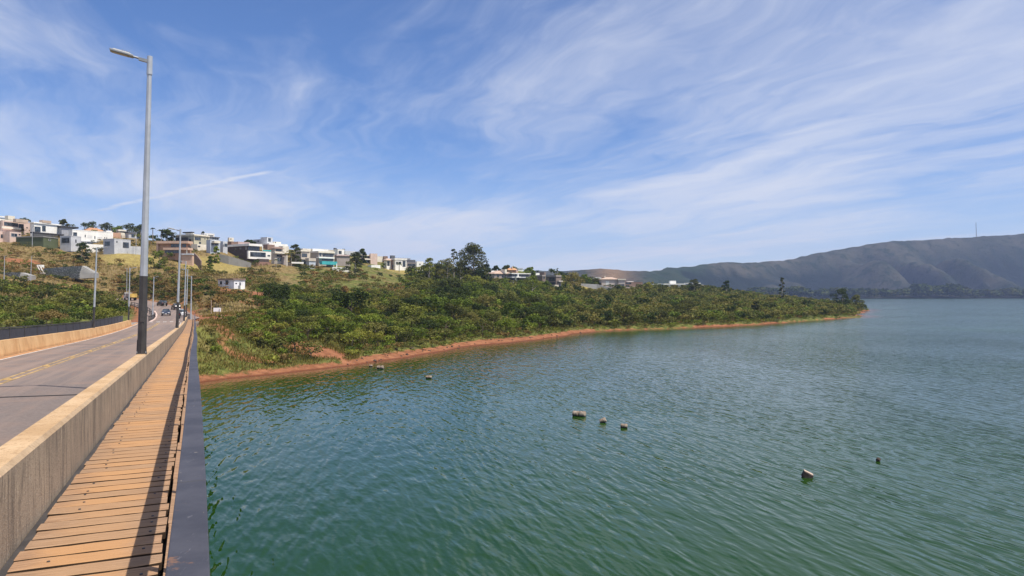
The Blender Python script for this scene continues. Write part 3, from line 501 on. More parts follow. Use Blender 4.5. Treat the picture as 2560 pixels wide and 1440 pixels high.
def grid_mesh(name, ny, nx, co, attrs=None, smooth=True):
    me = bpy.data.meshes.new(name); me.vertices.add(len(co)); me.vertices.foreach_set('co', np.asarray(co, np.float32).ravel())
    a = (np.arange(ny - 1)[:, None] * nx + np.arange(nx - 1)[None, :]).ravel()
    q = np.stack([a, a + 1, a + nx + 1, a + nx], 1)
    me.loops.add(q.size); me.loops.foreach_set('vertex_index', q.ravel().astype(np.int32))
    me.polygons.add(len(q)); me.polygons.foreach_set('loop_start', (np.arange(len(q)) * 4).astype(np.int32))
    me.polygons.foreach_set('use_smooth', np.full(len(q), smooth))
    for k, v in (attrs or {}).items():
        at = me.attributes.new(k, 'FLOAT', 'POINT'); at.data.foreach_set('value', np.asarray(v, np.float32))
    me.update(calc_edges=True); return me
me = grid_mesh('hillside', len(gy), len(gx), np.column_stack([flat, Z]), dict(soil=soil, dry=dry, lawn=lawn))
m, t, b = new_mat('hill_ground')
g = t.nodes.new('ShaderNodeTexCoord').outputs['Object']
def ATTR(t, nme): n = t.nodes.new('ShaderNodeAttribute'); n.attribute_name = nme; return n.outputs['Fac']
n1 = NOISE(t, g, 0.12, 6, 0.6); n2 = NOISE(t, g, 0.7, 6, 0.65); n3 = NOISE(t, g, 3.0, 5, 0.6)
green = MIXC(t, RAMP(t, n2, .35, .65), (.06, .075, .016), (.17, .175, .045))
dryc = MIXC(t, RAMP(t, n2, .3, .7), (.13, .085, .035), (.27, .20, .085))
cover = MIXC(t, RAMP(t, MATH(t, 'ADD', ATTR(t, 'dry'), MATH(t, 'MULTIPLY', MATH(t, 'SUBTRACT', n1, .5), 1.6)), .3, .75), green, dryc)
cover = MIXC(t, ATTR(t, 'lawn'), cover, MIXC(t, RAMP(t, n2, .3, .7), (.22, .17, .06), (.34, .27, .09)))
soilc = MIXC(t, RAMP(t, n2, .3, .7), (.19, .075, .036), (.34, .15, .075))
soilc = MIXC(t, RAMP(t, n3, .55, .75, 0, .5), soilc, (.16, .06, .03))
sf = RAMP(t, MATH(t, 'ADD', ATTR(t, 'soil'), MATH(t, 'MULTIPLY', MATH(t, 'SUBTRACT', n2, .5), 0.9)), .35, .62)
geo = t.nodes.new('ShaderNodeNewGeometry'); zs = t.nodes.new('ShaderNodeSeparateXYZ'); t.links.new(geo.outputs['Position'], zs.inputs[0])
wet = RAMP(t, zs.outputs[2], .28, .02)
soilc = MIXC(t, wet, soilc, (.13, .045, .022))
t.links.new(MIXC(t, sf, cover, soilc), b.inputs['Base Color']); b.inputs['Roughness'].default_value = .95; b.inputs['Specular IOR Level'].default_value = .15
bp = t.nodes.new('ShaderNodeBump'); bp.inputs['Strength'].default_value = .8; bp.inputs['Distance'].default_value = .25
t.links.new(n3, bp.inputs['Height']); t.links.new(bp.outputs[0], b.inputs['Normal'])
hill = link_mesh('hillside', me, m); tag(hill, 'scrub covered hillside of red soil rising from the lake', None, None, 'structure')

# ------------------------------------------------------------------ lake
wx = np.concatenate([np.arange(-420, 331, 6.0), np.array([400, 550, 800, 1200, 2000, 3200])]); wx = np.concatenate([[-3000, -1200], wx])
wy = np.concatenate([[-400, -60, 0], np.arange(30, 700, 6.0), np.array([760, 900, 1200, 1600, 2100, 2600])])
WX, WY = np.meshgrid(wx, wy); wf = np.stack([WX.ravel(), WY.ravel()], 1)
inb = (wf[:, 0] >= GX0) & (wf[:, 0] <= GX1) & (wf[:, 1] >= GY0) & (wf[:, 1] <= GY1)
zz = np.where(inb, ground(wf[:, 0], wf[:, 1]), -6)
shal = sstep(-2.6, 0.0, zz)
me = grid_mesh('lake', len(wy), len(wx), np.column_stack([wf, np.zeros(len(wf))]), dict(shallow=shal))
m, t, b = new_mat('lake_water')
g = t.nodes.new('ShaderNodeTexCoord').outputs['Object']
# wind waves: crests run towards the camera, spread a little to both sides
def waves(ang, lam_, stretch, seed, detail, distort=0.4):
    c, s = math.cos(ang), math.sin(ang)
    a = VM(t, 'DOT_PRODUCT', g, (c, s, 0)); bb = VM(t, 'DOT_PRODUCT', g, (-s, c, 0))
    return NOISE(t, COMB(t, MATH(t, 'MULTIPLY', a, 1 / lam_), MATH(t, 'MULTIPLY', bb, 1 / (lam_ * stretch)), seed), 1.0, detail, .5, distort)
h1 = waves(R(14), 0.60, 4.6, 1.0, 1.0, .25); h2 = waves(R(27), 0.42, 3.4, 5.0, 1.0, .25); h3 = waves(R(2), 1.3, 4.0, 9.0, 1.0, .25); h4 = waves(R(20), 0.17, 2.0, 3.0, 1.0)
gust = RAMP(t, NOISE(t, VM(t, 'MULTIPLY', g, (.03, .012, 0)), 1.0, 3, .55, .6), .3, .7, .45, 1.15)
wsep = t.nodes.new('ShaderNodeSeparateXYZ'); t.links.new(g, wsep.inputs[0])
gust = MATH(t, 'MULTIPLY', gust, RAMP(t, wsep.outputs[1], 80, 600, 1.15, 1.0))      # calmer out in the open lake
hh = MATH(t, 'ADD', MATH(t, 'MULTIPLY', h1, .165), MATH(t, 'ADD', MATH(t, 'MULTIPLY', h2, .055), MATH(t, 'ADD', MATH(t, 'MULTIPLY', h3, .13), MATH(t, 'MULTIPLY', h4, .006))))
chop = NOISE(t, VM(t, 'MULTIPLY', g, (1, 1, 0)), 1.5, 3.0, .55, .5)
hh = MATH(t, 'ADD', hh, MATH(t, 'MULTIPLY', chop, RAMP(t, wsep.outputs[1], 60, 450, .012, .05)))
bp = t.nodes.new('ShaderNodeBump'); bp.inputs['Distance'].default_value = 1.0
t.links.new(gust, bp.inputs['Strength']); t.links.new(hh, bp.inputs['Height']); t.links.new(bp.outputs[0], b.inputs['Normal'])
deep = MIXC(t, RAMP(t, NOISE(t, g, .02, 3), .3, .7), (.012, .042, .004), (.016, .052, .006))
t.links.new(MIXC(t, RAMP(t, ATTR(t, 'shallow'), .15, 1.0), deep, (.13, .075, .035)), b.inputs['Base Color'])
streaks = RAMP(t, NOISE(t, VM(t, 'MULTIPLY', g, (.012, .035, 0)), 1.0, 4, .6, .8), .35, .65, .75, 1.2)
t.links.new(MATH(t, 'MULTIPLY', RAMP(t, wsep.outputs[1], 60, 260, .02, .15), streaks), b.inputs['Roughness']); b.inputs['IOR'].default_value = 1.34
lake = link_mesh('lake', me, m); tag(lake, 'wide green lake ruffled by small wind waves', None, None, 'structure')

# ------------------------------------------------------------------ far mountain and the land round the far shore
RIDGE = [(-600, 700), (900, 700), (1250, 684), (1345, 677), (1400, 676), (1450, 675), (1481, 672), (1520, 672.5), (1553, 674), (1603, 679), (1640, 675), (1670, 670), (1720, 666), (1760, 660), (1800, 654.5), (1859, 655), (1900, 653), (1942, 651), (2000, 641), (2052, 629), (2100, 620),
         (2150, 611), (2216, 601), (2290, 598), (2364, 593), (2440, 589), (2500, 585), (2554, 581), (2700, 574), (3000, 585), (3400, 600)]
SHORE_D = [(-600, 1500), (1500, 1500), (1900, 1750), (2150, 1850), (2300, 1900), (2480, 1950), (2700, 1960), (3400, 1900)]
kx = np.concatenate([np.arange(600, 1500, 12), np.arange(1500, 2700, 5.0), np.arange(2700, 3400, 14)])
ty = np.concatenate([np.linspace(-.06, 0, 4)[:-1], np.linspace(0, .12, 9)[:-1], np.linspace(.12, 1.15, 110)])
ry = np.interp(kx, [q[0] for q in RIDGE], [q[1] for q in RIDGE]); sdp = np.interp(kx, [q[0] for q in SHORE_D], [q[1] for q in SHORE_D])
ridge_d = np.interp(kx, [600, 1300, 1603, 1700, 2000, 2400, 3400], [2300, 2300, 2200, 2500, 3000, 3150, 3200])
K, T = np.meshgrid(kx, ty); RY = np.broadcast_to(ry, K.shape); SD = np.broadcast_to(sdp, K.shape); RD = np.broadcast_to(ridge_d, K.shape)
DY = SD + T * (RD - SD); DX = (K - CX) / F_PX * DY
ZR = CAM_H + (HY - RY) / F_PX * RD
prof = np.where(T < 0, T * 0.3, np.where(T < .12, .035 * T / .12, .035 + .965 * sstep(.02, 1.06, T) ** 1.15))
prof = np.where(T > 1.0, prof - (T - 1.0) * 0.9, prof)
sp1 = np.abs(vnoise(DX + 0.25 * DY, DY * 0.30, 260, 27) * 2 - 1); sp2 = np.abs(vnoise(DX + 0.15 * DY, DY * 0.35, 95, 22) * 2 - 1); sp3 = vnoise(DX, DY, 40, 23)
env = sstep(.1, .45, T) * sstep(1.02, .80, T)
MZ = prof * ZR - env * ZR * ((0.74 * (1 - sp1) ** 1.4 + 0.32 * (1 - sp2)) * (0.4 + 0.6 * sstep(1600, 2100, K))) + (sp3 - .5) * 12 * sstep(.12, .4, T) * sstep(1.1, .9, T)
MZ += (vnoise(DX, DY, 18, 25) - .5) * 5.0 * sstep(.15, .5, T)
MZ = np.where(T < .13, np.minimum(MZ, 9 + 0 * MZ), MZ)
me = grid_mesh('mountain', len(ty), len(kx), np.stack([DX.ravel(), DY.ravel(), MZ.ravel()], 1), dict(brown=(np.exp(-((K - 1530) / 45) ** 2) * sstep(.5, .8, T)).ravel(), wood=(sstep(1590, 1640, K) * sstep(1800, 1740, K)).ravel(), gully_shade=(env * (sstep(.70, .12, sp1) * .9 + sstep(.45, .05, sp2) * .5)).ravel()))
m, t, b = new_mat('mountain_ground')
g = t.nodes.new('ShaderNodeTexCoord').outputs['Object']
n1 = NOISE(t, g, .006, 7, .65); n2 = NOISE(t, g, .022, 8, .75)
c1 = MIXC(t, RAMP(t, n1, .38, .62), (.040, .045, .032), (.082, .076, .056))
c1 = MIXC(t, RAMP(t, n2, .49, .60, 0, .85), c1, (.014, .026, .012))
c1 = MIXC(t, ATTR(t, 'brown'), c1, (.22, .14, .07)); c1 = MIXC(t, MATH(t, 'MULTIPLY', ATTR(t, 'wood'), .75), c1, (.022, .042, .02))
c1 = MIXC(t, RAMP(t, ATTR(t, 'gully_shade'), .15, .75, 0, .95), c1, (.008, .015, .010))  # gullies: darker woods, deepened with painted shade in the folds
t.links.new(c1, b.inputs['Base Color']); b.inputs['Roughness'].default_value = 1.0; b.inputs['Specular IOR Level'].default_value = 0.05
bp = t.nodes.new('ShaderNodeBump'); bp.inputs['Strength'].default_value = 1.0; bp.inputs['Distance'].default_value = 14.0
t.links.new(n2, bp.inputs['Height']); t.links.new(bp.outputs[0], b.inputs['Normal'])
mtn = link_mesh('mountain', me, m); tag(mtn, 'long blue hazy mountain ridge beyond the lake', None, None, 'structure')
# valley floor under everything, out to the horizon
mb = MB(); mb.add([(-9000, 1450, -3.5), (9000, 1450, -3.5), (9000, 12000, -3.5), (-9000, 12000, -3.5)], [(0, 1, 2, 3)])
vf = mb.build('terrain', MATS['mountain_ground']); tag(vf, 'valley floor beyond the ridge', None, None, 'structure')
# ------------------------------------------------------------------ road
m, t, b = new_mat('asphalt')
g = t.nodes.new('ShaderNodeTexCoord').outputs['Object']
n1 = NOISE(t, g, .35, 6, .65); n2 = NOISE(t, g, 14.0, 4, .7); n3 = NOISE(t, VM(t, 'MULTIPLY', g, (1, 1, 1)), 1.3, 5, .6)
c = MIXC(t, RAMP(t, n2, .3, .7), (.14, .108, .092), (.20, .16, .138))
c = MIXC(t, RAMP(t, n1, .40, .70, 0, .65), c, (.29, .185, .13))
c = MIXC(t, RAMP(t, n3, .62, .74, 0, .4), c, (.09, .078, .072))
ac = VM(t, 'DOT_PRODUCT', g, (V.x, V.y, 0)); al = VM(t, 'DOT_PRODUCT', g, (U.x, U.y, 0))
tyre = NOISE(t, COMB(t, MATH(t, 'MULTIPLY', ac, 1.1), MATH(t, 'MULTIPLY', al, .03), 2.0), 1.0, 4, .6)
c = MIXC(t, RAMP(t, tyre, .42, .62, 0, .55), c, (.30, .215, .165)); c = MIXC(t, RAMP(t, NOISE(t, COMB(t, MATH(t, 'MULTIPLY', ac, 2.2), MATH(t, 'MULTIPLY', al, .25), 7.0), 1.0, 5, .65), .60, .74, 0, .5), c, (.26, .13, .075))
t.links.new(c, b.inputs['Base Color']); b.inputs['Roughness'].default_value = .85
bp = t.nodes.new('ShaderNodeBump'); bp.inputs['Strength'].default_value = .3; bp.inputs['Distance'].default_value = .01
t.links.new(n2, bp.inputs['Height']); t.links.new(bp.outputs[0], b.inputs['Normal'])
plain('line_yellow', (.42, .28, .12), .8, .35, 2.0); plain('line_white', (.62, .58, .52), .8, .2, 2.0); plain('joint_black', (.02, .019, .018), .8, .2)
plain('kerb_dust', (.46, .24, .11), .95, .3, 1.2)
T_R, T_L = -1.36, -8.05
SS = np.concatenate([np.arange(-4, 20, 1.0), np.arange(20, S_END, 3.0), [S_END]])
mb = MB(); LP = [B(s, T_L + .02, ROAD_UP) for s in SS]; RPt = [B(s, T_R - .02, ROAD_UP) for s in SS]
for i in range(10, len(road_path)):
    p = road_path[i]; d_ = (road_path[min(i + 1, len(road_path) - 1)] - road_path[i - 1]); nrm = Vector((d_.y, -d_.x, 0)).normalized()
    hw = 3.4 + min(1.4, (i - 9) * .2)
    LP.append(p - nrm * hw); RPt.append(p + nrm * hw)
mb.strip(LP, RPt); road = mb.build('road', MATS['asphalt']); tag(road, 'grey two lane road crossing the bridge and curving uphill', None, None, 'structure')
def stripe(name, t0, t1, mat, s0=-4, s1=S_END - 4, up=.006):
    ss = [s for s in SS if s0 <= s <= s1]
    return MB().strip([B(s, t0, ROAD_UP + up) for s in ss], [B(s, t1, ROAD_UP + up) for s in ss]).build(name, MATS[mat], road)
TC = -4.98
stripe('centre_line', TC - .19, TC - .08, 'line_yellow'); stripe('centre_line', TC + .08, TC + .19, 'line_yellow')
stripe('edge_line', T_L + .42, T_L + .52, 'line_white'); stripe('edge_line', T_R - .62, T_R - .52, 'line_white')
stripe('dust_strip', T_L + .03, T_L + .40, 'kerb_dust', up=.004); stripe('dust_strip', T_R - .35, T_R - .03, 'kerb_dust', up=.004)
stud = MB().box((0, 0, .02), (.26, .13, .04), taper=.75).mesh('road_stud'); stud.materials.append(MATS['line_yellow'])
s = 13.0
while s < S_END - 8:
    o = link_mesh('road_stud', stud, None, road, B(s, TC, ROAD_UP + .006)); o.rotation_euler = (0, 0, BA); s += 6.0
for s, sk in ((19.3, -.55), (52.5, -.5), (88, -.5)):
    ax = (V + U * sk * .3).normalized()
    a, c_ = B(s + 1.0, T_L + .02, ROAD_UP + .009), B(s - .2, T_R - .02, ROAD_UP + .009)
    w = U * .06
    MB().add([a - w, a + w, c_ + w, c_ - w], [(3, 2, 1, 0)]).build('expansion_joint', MATS['joint_black'], road)
for k in range(7):
    c0 = B(S_END - .5, T_L + .9 + k * .95, ROAD_UP + .012)
    MB().box(c0, (.5, 1.3, .012), V, U).build('crossing_mark', MATS['line_white'], road)

# ------------------------------------------------------------------ bridge
m, t, b = new_mat('concrete_barrier')
g = t.nodes.new('ShaderNodeTexCoord').outputs['Object']
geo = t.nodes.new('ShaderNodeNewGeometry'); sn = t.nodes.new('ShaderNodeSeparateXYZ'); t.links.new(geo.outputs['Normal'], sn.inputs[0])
n1 = NOISE(t, VM(t, 'MULTIPLY', g, (1, 1, .16)), 14.0, 6, .7, .3); n2 = NOISE(t, g, 1.1, 6, .62); n3 = NOISE(t, g, 38.0, 5, .7)
n4 = NOISE(t, VM(t, 'MULTIPLY', g, (3.0, 1.2, .5)), 9.0, 4, .7, 1.5)
c = MIXC(t, RAMP(t, n2, .3, .7), (.30, .235, .175), (.42, .325, .235))
c = MIXC(t, RAMP(t, n1, .49, .66, 0, .8), c, (.15, .12, .095)); c = MIXC(t, RAMP(t, NOISE(t, VM(t, 'MULTIPLY', g, (1, 1, .08)), 4.5, 5, .7), .52, .68, 0, .55), c, (.13, .105, .085)); c = MIXC(t, RAMP(t, n1, .42, .28, 0, .6), c, (.58, .47, .35))
c = MIXC(t, RAMP(t, n4, .62, .72, 0, .6), c, (.62, .52, .40)); c = MIXC(t, RAMP(t, n3, .57, .70, 0, .8), c, (.10, .08, .065))
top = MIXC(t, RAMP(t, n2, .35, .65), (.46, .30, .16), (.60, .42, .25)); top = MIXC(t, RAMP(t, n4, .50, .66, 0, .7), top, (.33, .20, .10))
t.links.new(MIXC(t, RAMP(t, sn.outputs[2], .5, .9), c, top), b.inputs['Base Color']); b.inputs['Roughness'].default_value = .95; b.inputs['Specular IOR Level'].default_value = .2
bp = t.nodes.new('ShaderNodeBump'); bp.inputs['Strength'].default_value = .9; bp.inputs['Distance'].default_value = .012
t.links.new(MATH(t, 'ADD', n1, MATH(t, 'MULTIPLY', n3, .7)), bp.inputs['Height']); t.links.new(bp.outputs[0], b.inputs['Normal'])
m, t, b = new_mat('parapet_stained')
g = t.nodes.new('ShaderNodeTexCoord').outputs['Object']
n1 = NOISE(t, VM(t, 'MULTIPLY', g, (1, 1, .3)), 2.2, 6, .7, .3); n2 = NOISE(t, g, .8, 5, .6)
c = MIXC(t, RAMP(t, n2, .3, .7), (.52, .29, .12), (.66, .42, .20)); c = MIXC(t, RAMP(t, n1, .52, .72, 0, .8), c, (.34, .17, .075)); c = MIXC(t, RAMP(t, n1, .40, .28, 0, .5), c, (.68, .52, .33))
t.links.new(c, b.inputs['Base Color']); b.inputs['Roughness'].default_value = .95
plain('bridge_concrete', (.32, .28, .24), .9, .15, .8, streak=.3, bump=.2)
m, t, b = new_mat('plank_wood')
g = t.nodes.new('ShaderNodeTexCoord').outputs['Object']; oi = t.nodes.new('ShaderNodeObjectInfo')
off = VM(t, 'ADD', g, COMB(t, MATH(t, 'MULTIPLY', oi.outputs['Random'], 37.0), MATH(t, 'MULTIPLY', oi.outputs['Random'], 91.0), 0.0))
gr = NOISE(t, VM(t, 'MULTIPLY', off, (2.2, 26.0, 8.0)), 2.0, 6, .65, .3); bl = NOISE(t, VM(t, 'MULTIPLY', off, (3.0, 5.0, 3.0)), 1.0, 4, .6); fine = NOISE(t, off, 60.0, 3, .7)
sx = t.nodes.new('ShaderNodeSeparateXYZ'); t.links.new(g, sx.inputs[0])
mid = RAMP(t, MATH(t, 'ABSOLUTE', MATH(t, 'ADD', sx.outputs[0], MATH(t, 'MULTIPLY', MATH(t, 'SUBTRACT', bl, .5), .45))), .40, .12)
c = MIXC(t, RAMP(t, gr, .3, .7), (.25, .145, .085), (.42, .26, .155)); c = MIXC(t, MATH(t, 'MULTIPLY', mid, .75), c, (.48, .26, .115))
c = MIXC(t, RAMP(t, oi.outputs['Random'], 0, 1, 0, .62), c, MIXC(t, RAMP(t, gr, .3, .7), (.22, .145, .095), (.37, .25, .16))); c = MIXC(t, RAMP(t, fine, .60, .75, 0, .4), c, (.20, .11, .06))
t.links.new(c, b.inputs['Base Color']); b.inputs['Roughness'].default_value = .9; b.inputs['Specular IOR Level'].default_value = .2
bp = t.nodes.new('ShaderNodeBump'); bp.inputs['Strength'].default_value = .5; bp.inputs['Distance'].default_value = .006
t.links.new(MATH(t, 'ADD', gr, fine), bp.inputs['Height']); t.links.new(bp.outputs[0], b.inputs['Normal'])
plain('plank_side_shade', (.055, .032, .018), .95, .2, 6.0)  # shade of the gaps between planks, put into the side faces as near-black
m, t, b = new_mat('rail_paint')
g = t.nodes.new('ShaderNodeTexCoord').outputs['Object']
n1 = NOISE(t, g, 3.0, 6, .65); n2 = NOISE(t, g, 19.0, 4, .65); n3 = NOISE(t, g, 4.0, 5, .75)
c = MIXC(t, RAMP(t, n1, .3, .7), (.036, .036, .046), (.068, .066, .078)); c = MIXC(t, RAMP(t, n2, .68, .71, 0, .8), c, (.36, .31, .25)); c = MIXC(t, RAMP(t, n3, .64, .70, 0, .75), c, (.22, .11, .055)); c = MIXC(t, RAMP(t, NOISE(t, VM(t, 'MULTIPLY', g, (9, 2, 9)), 6.0, 4, .7, 1.0), .63, .68, 0, .4), c, (.20, .19, .20))
t.links.new(c, b.inputs['Base Color']); b.inputs['Roughness'].default_value = .62
bp = t.nodes.new('ShaderNodeBump'); bp.inputs['Strength'].default_value = .25; bp.inputs['Distance'].default_value = .004
t.links.new(n1, bp.inputs['Height']); t.links.new(bp.outputs[0], b.inputs['Normal'])

bridge = empty('bridge', (0, 0, 0)); tag(bridge, 'concrete road bridge with plank footway, stained parapet and dark railings over the lake', 'bridge')
def prof_run(poly, s_list, mat, name, parent=bridge, bevel=0.0, cap=True):      # poly: (t, up) outline swept along the bridge
    mb = MB(); n = len(poly); vs = []
    for s in s_list: vs += [B(s, *(q if not callable(q) else q(s))) for q in poly]
    fs = []
    for i in range(len(s_list) - 1):
        for k in range(n): fs.append((i * n + k, i * n + (k + 1) % n, (i + 1) * n + (k + 1) % n, (i + 1) * n + k))
    if cap: fs += [tuple(range(n - 1, -1, -1)), tuple((len(s_list) - 1) * n + k for k in range(n))]
    mb.add(vs, fs); return mb.build(name, mat, parent, bevel=bevel)
deck = prof_run([(T_L - 1.9, -.5), (T_L - 1.9, -.85), (T_L + .8, -1.15), (T_L + 1.0, -2.0), (T_R - 1.0, -2.0), (T_R - .8, -1.15), (-1.1, -.95), (-1.1, ROAD_UP - .03), (T_L - .3, ROAD_UP - .03), (T_L - .3, -.5)], SS, MATS['bridge_concrete'], 'deck')
prof_run([(-1.1, -.45), (-1.1, -.60), (.0, -.60), (.0, -.45)], SS, MATS['bridge_concrete'], 'footway_bracket')
BH = .55
# right barrier in cast lengths
ends = [-4.0, 2.0, 18.55, 30.6, 42.6, 54.6, 66.6, 78.6, 90.6, 102.6, 114.6, S_END - 2]
for i in range(len(ends) - 1):
    a, c_ = ends[i] + .012, ends[i + 1] - .012
    ss = np.linspace(a, c_, max(2, int((c_ - a) / 1.0)))
    bar = prof_run([(-1.08, BH), (-1.05, BH - .03), (-1.05, -.42), (-1.36, -.42), (-1.36, ROAD_UP - .05), (-1.28, BH - .02), (-1.26, BH)], ss, MATS['concrete_barrier'], 'barrier_block')
# left parapet
for i in range(len(ends) - 1):
    a, c_ = ends[i] + .012, min(ends[i + 1], 113) - .012
    if a > 110: continue
    ss = np.linspace(a, c_, 5)
    prof_run([(T_L, ROAD_UP - .05), (T_L + .0, ROAD_UP + .12), (T_L - .10, ROAD_UP + .74), (T_L - .32, ROAD_UP + .74), (T_L - .36, ROAD_UP - .3)], ss, MATS['parapet_stained'], 'parapet_block')
# left outer railing: posts, rails and dark sheet panels
lr = empty('railing', B(0, T_L - 1.85), 0, bridge)
k = 0
for s in np.arange(2, S_END - 6, 4.0):
    MB().box(B(s, T_L - 1.8, .18), (.07, .07, 1.4), V, U).build('post', MATS['metal_black'], lr)
    prof_run([(T_L - 1.79, -.42), (T_L - 1.81, -.42), (T_L - 1.81, .80), (T_L - 1.79, .80)], [s + .05, s + 2, s + 3.95], MATS['rail_paint'], 'panel', lr)
prof_run([(T_L - 1.76, .83), (T_L - 1.76, .90), (T_L - 1.84, .90), (T_L - 1.84, .83)], np.arange(0, S_END - 6, 4.0), MATS['metal_black'], 'top_rail', lr)

# footway: cross planks, edge boards, bearers
walk = empty('footway', B(0, -.6), 0, bridge)
PL_T0, PL_T1 = -.985, -.20
PITCH = .218
def plank_mesh(seed):
    r = random.Random(seed); L_, W_, H_ = .80, .180, .05
    n = 6; top = []; 
    vs = []; fs = []
    for i in range(n + 1):
        x = -L_ / 2 + L_ * i / n
        a = -W_ / 2 + r.uniform(-.003, .003); c = W_ / 2 + r.uniform(-.005, .005)
        if i in (0, n) and r.random() < .3: a += r.uniform(0, .03)
        z = r.uniform(-.0012, .0012)
        vs += [(x, a, -H_), (x, a, z - .004), (x, a + .006, z), (x, c - .006, z), (x, c, z - .004), (x, c, -H_)]
    for i in range(n):
        for k in range(6): fs.append((i * 6 + k, i * 6 + (k + 1) % 6, (i + 1) * 6 + (k + 1) % 6, (i + 1) * 6 + k))
    fs += [tuple(range(5, -1, -1)), tuple(n * 6 + k for k in range(6))]
    fs = [f[::-1] for f in fs]
    me = bpy.data.meshes.new('plank'); me.from_pydata(vs, [], fs); me.materials.append(MATS['plank_wood']); me.materials.append(MATS['plank_side_shade'])
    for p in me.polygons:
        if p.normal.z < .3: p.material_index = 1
    me.update(); return me
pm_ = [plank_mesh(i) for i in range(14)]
nail = MB().tube((0, 0, -.005), (0, 0, .006), .011, .009, 8).mesh('bolt_head'); nail.materials.append(MATS['metal_black'])
slope = math.atan(.0269)
farp = MB(); cnt = 0; s = -1.5
while s < S_END - 1:
    jt = random.uniform(-.012, .012)
    c0 = B(s, (PL_T0 + PL_T1) / 2 + jt, random.uniform(-.002, .002))
    if cnt < 300:
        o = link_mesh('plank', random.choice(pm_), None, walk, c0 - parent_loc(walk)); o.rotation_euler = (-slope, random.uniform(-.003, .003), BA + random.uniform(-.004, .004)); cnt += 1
        if s < 16:
            for tt in (-.21, .30):
                if random.random() < .45:
                    q = link_mesh('bolt_head', nail, None, o, (tt + random.uniform(-.02, .02), random.uniform(-.05, .05), .0))
    else:
        farp.box(c0 - Vector((0, 0, .024)), (.78, .19, .045), V, U)
    s += PITCH * random.uniform(.97, 1.03)
fo = farp.build('plank_run', MATS['plank_wood'], walk); fo['kind'] = 'stuff'
s = -2.0; k = 0
while s < S_END - 1:
    ln = random.choice([1.45, 1.5, 1.55, 2.0])
    q = random.uniform(-.012, .012)
    prof_run([(-.17 + q, -.04), (-.17 + q, .008), (-.075 + q * .5, .006), (-.075 + q * .5, -.04)], [s, s + ln - .012], MATS['plank_wood'], 'edge_board', walk); s += ln
prof_run([(-1.047, -.16), (-1.047, -.022), (-.988, -.022), (-.988, -.16)], SS, MATS['metal_black'], 'gap_shade_strip', walk)  # black strip added as painted shade in the gap along the barrier foot
for tt in (-.93, -.62, -.30, -.10):
    prof_run([(tt - .04, -.46), (tt - .04, -.07), (tt + .04, -.07), (tt + .04, -.46)], SS, MATS['metal_black'], 'bearer', walk)
# handrail on the lake side
hr = empty('handrail', B(0, 0), 0, bridge)
def rail_t(s): return .012 * math.sin(s * .35) + .036 * min(1, s / 25.0) - .016
ssr = np.concatenate([np.arange(-1.5, 30, 1.5), np.arange(30, S_END + 1, 3.0)])
rail_poly = [lambda s: (rail_t(s) - .058, .855), lambda s: (rail_t(s) - .058, .805), lambda s: (rail_t(s) + .040, .805), lambda s: (rail_t(s) + .040, .855)]
seg_e = [-1.5, 2.9, 8.9, 14.9, 20.9, 26.9, 38.9, 50.9, 62.9, 74.9, 86.9, 98.9, 110.9, S_END]
for a, c_ in zip(seg_e[:-1], seg_e[1:]):
    prof_run(rail_poly, np.linspace(a + .004, c_ - .004, max(3, int((c_ - a) / 1.5))), MATS['rail_paint'], 'top_rail', hr, bevel=.004)
prof_run([lambda s: (rail_t(s) - .03, .16), lambda s: (rail_t(s) - .03, .12), lambda s: (rail_t(s) + .0, .12), lambda s: (rail_t(s) + .0, .16)], ssr, MATS['rail_paint'], 'lower_rail', hr)
for s in np.arange(.4, S_END, 2.0):
    MB().box(B(s, rail_t(s) - .01, .385), (.028, .05, .84), V, U).build('post', MATS['rail_paint'], hr)
# piers standing in the lake
for s in (30.0, 62.0, 92.0):
    base = B(s, -4.7, -1.95)
    pr = MB(); 
    for tt in (-3.0, 3.0):
        c_ = base + V * tt; pr.tube((c_.x, c_.y, -6), (c_.x, c_.y, c_.z - .8), .6, .6, 16)
    pr.box(base - Vector((0, 0, .4)), (8.4, 1.4, .82), V, U)
    pr.build('pier', MATS['bridge_concrete'], bridge)
MB().box(B(S_END + .5, -4.7, -2.6), (10.6, 3.0, 4.3), V, U).build('abutment', MATS['bridge_concrete'], bridge)

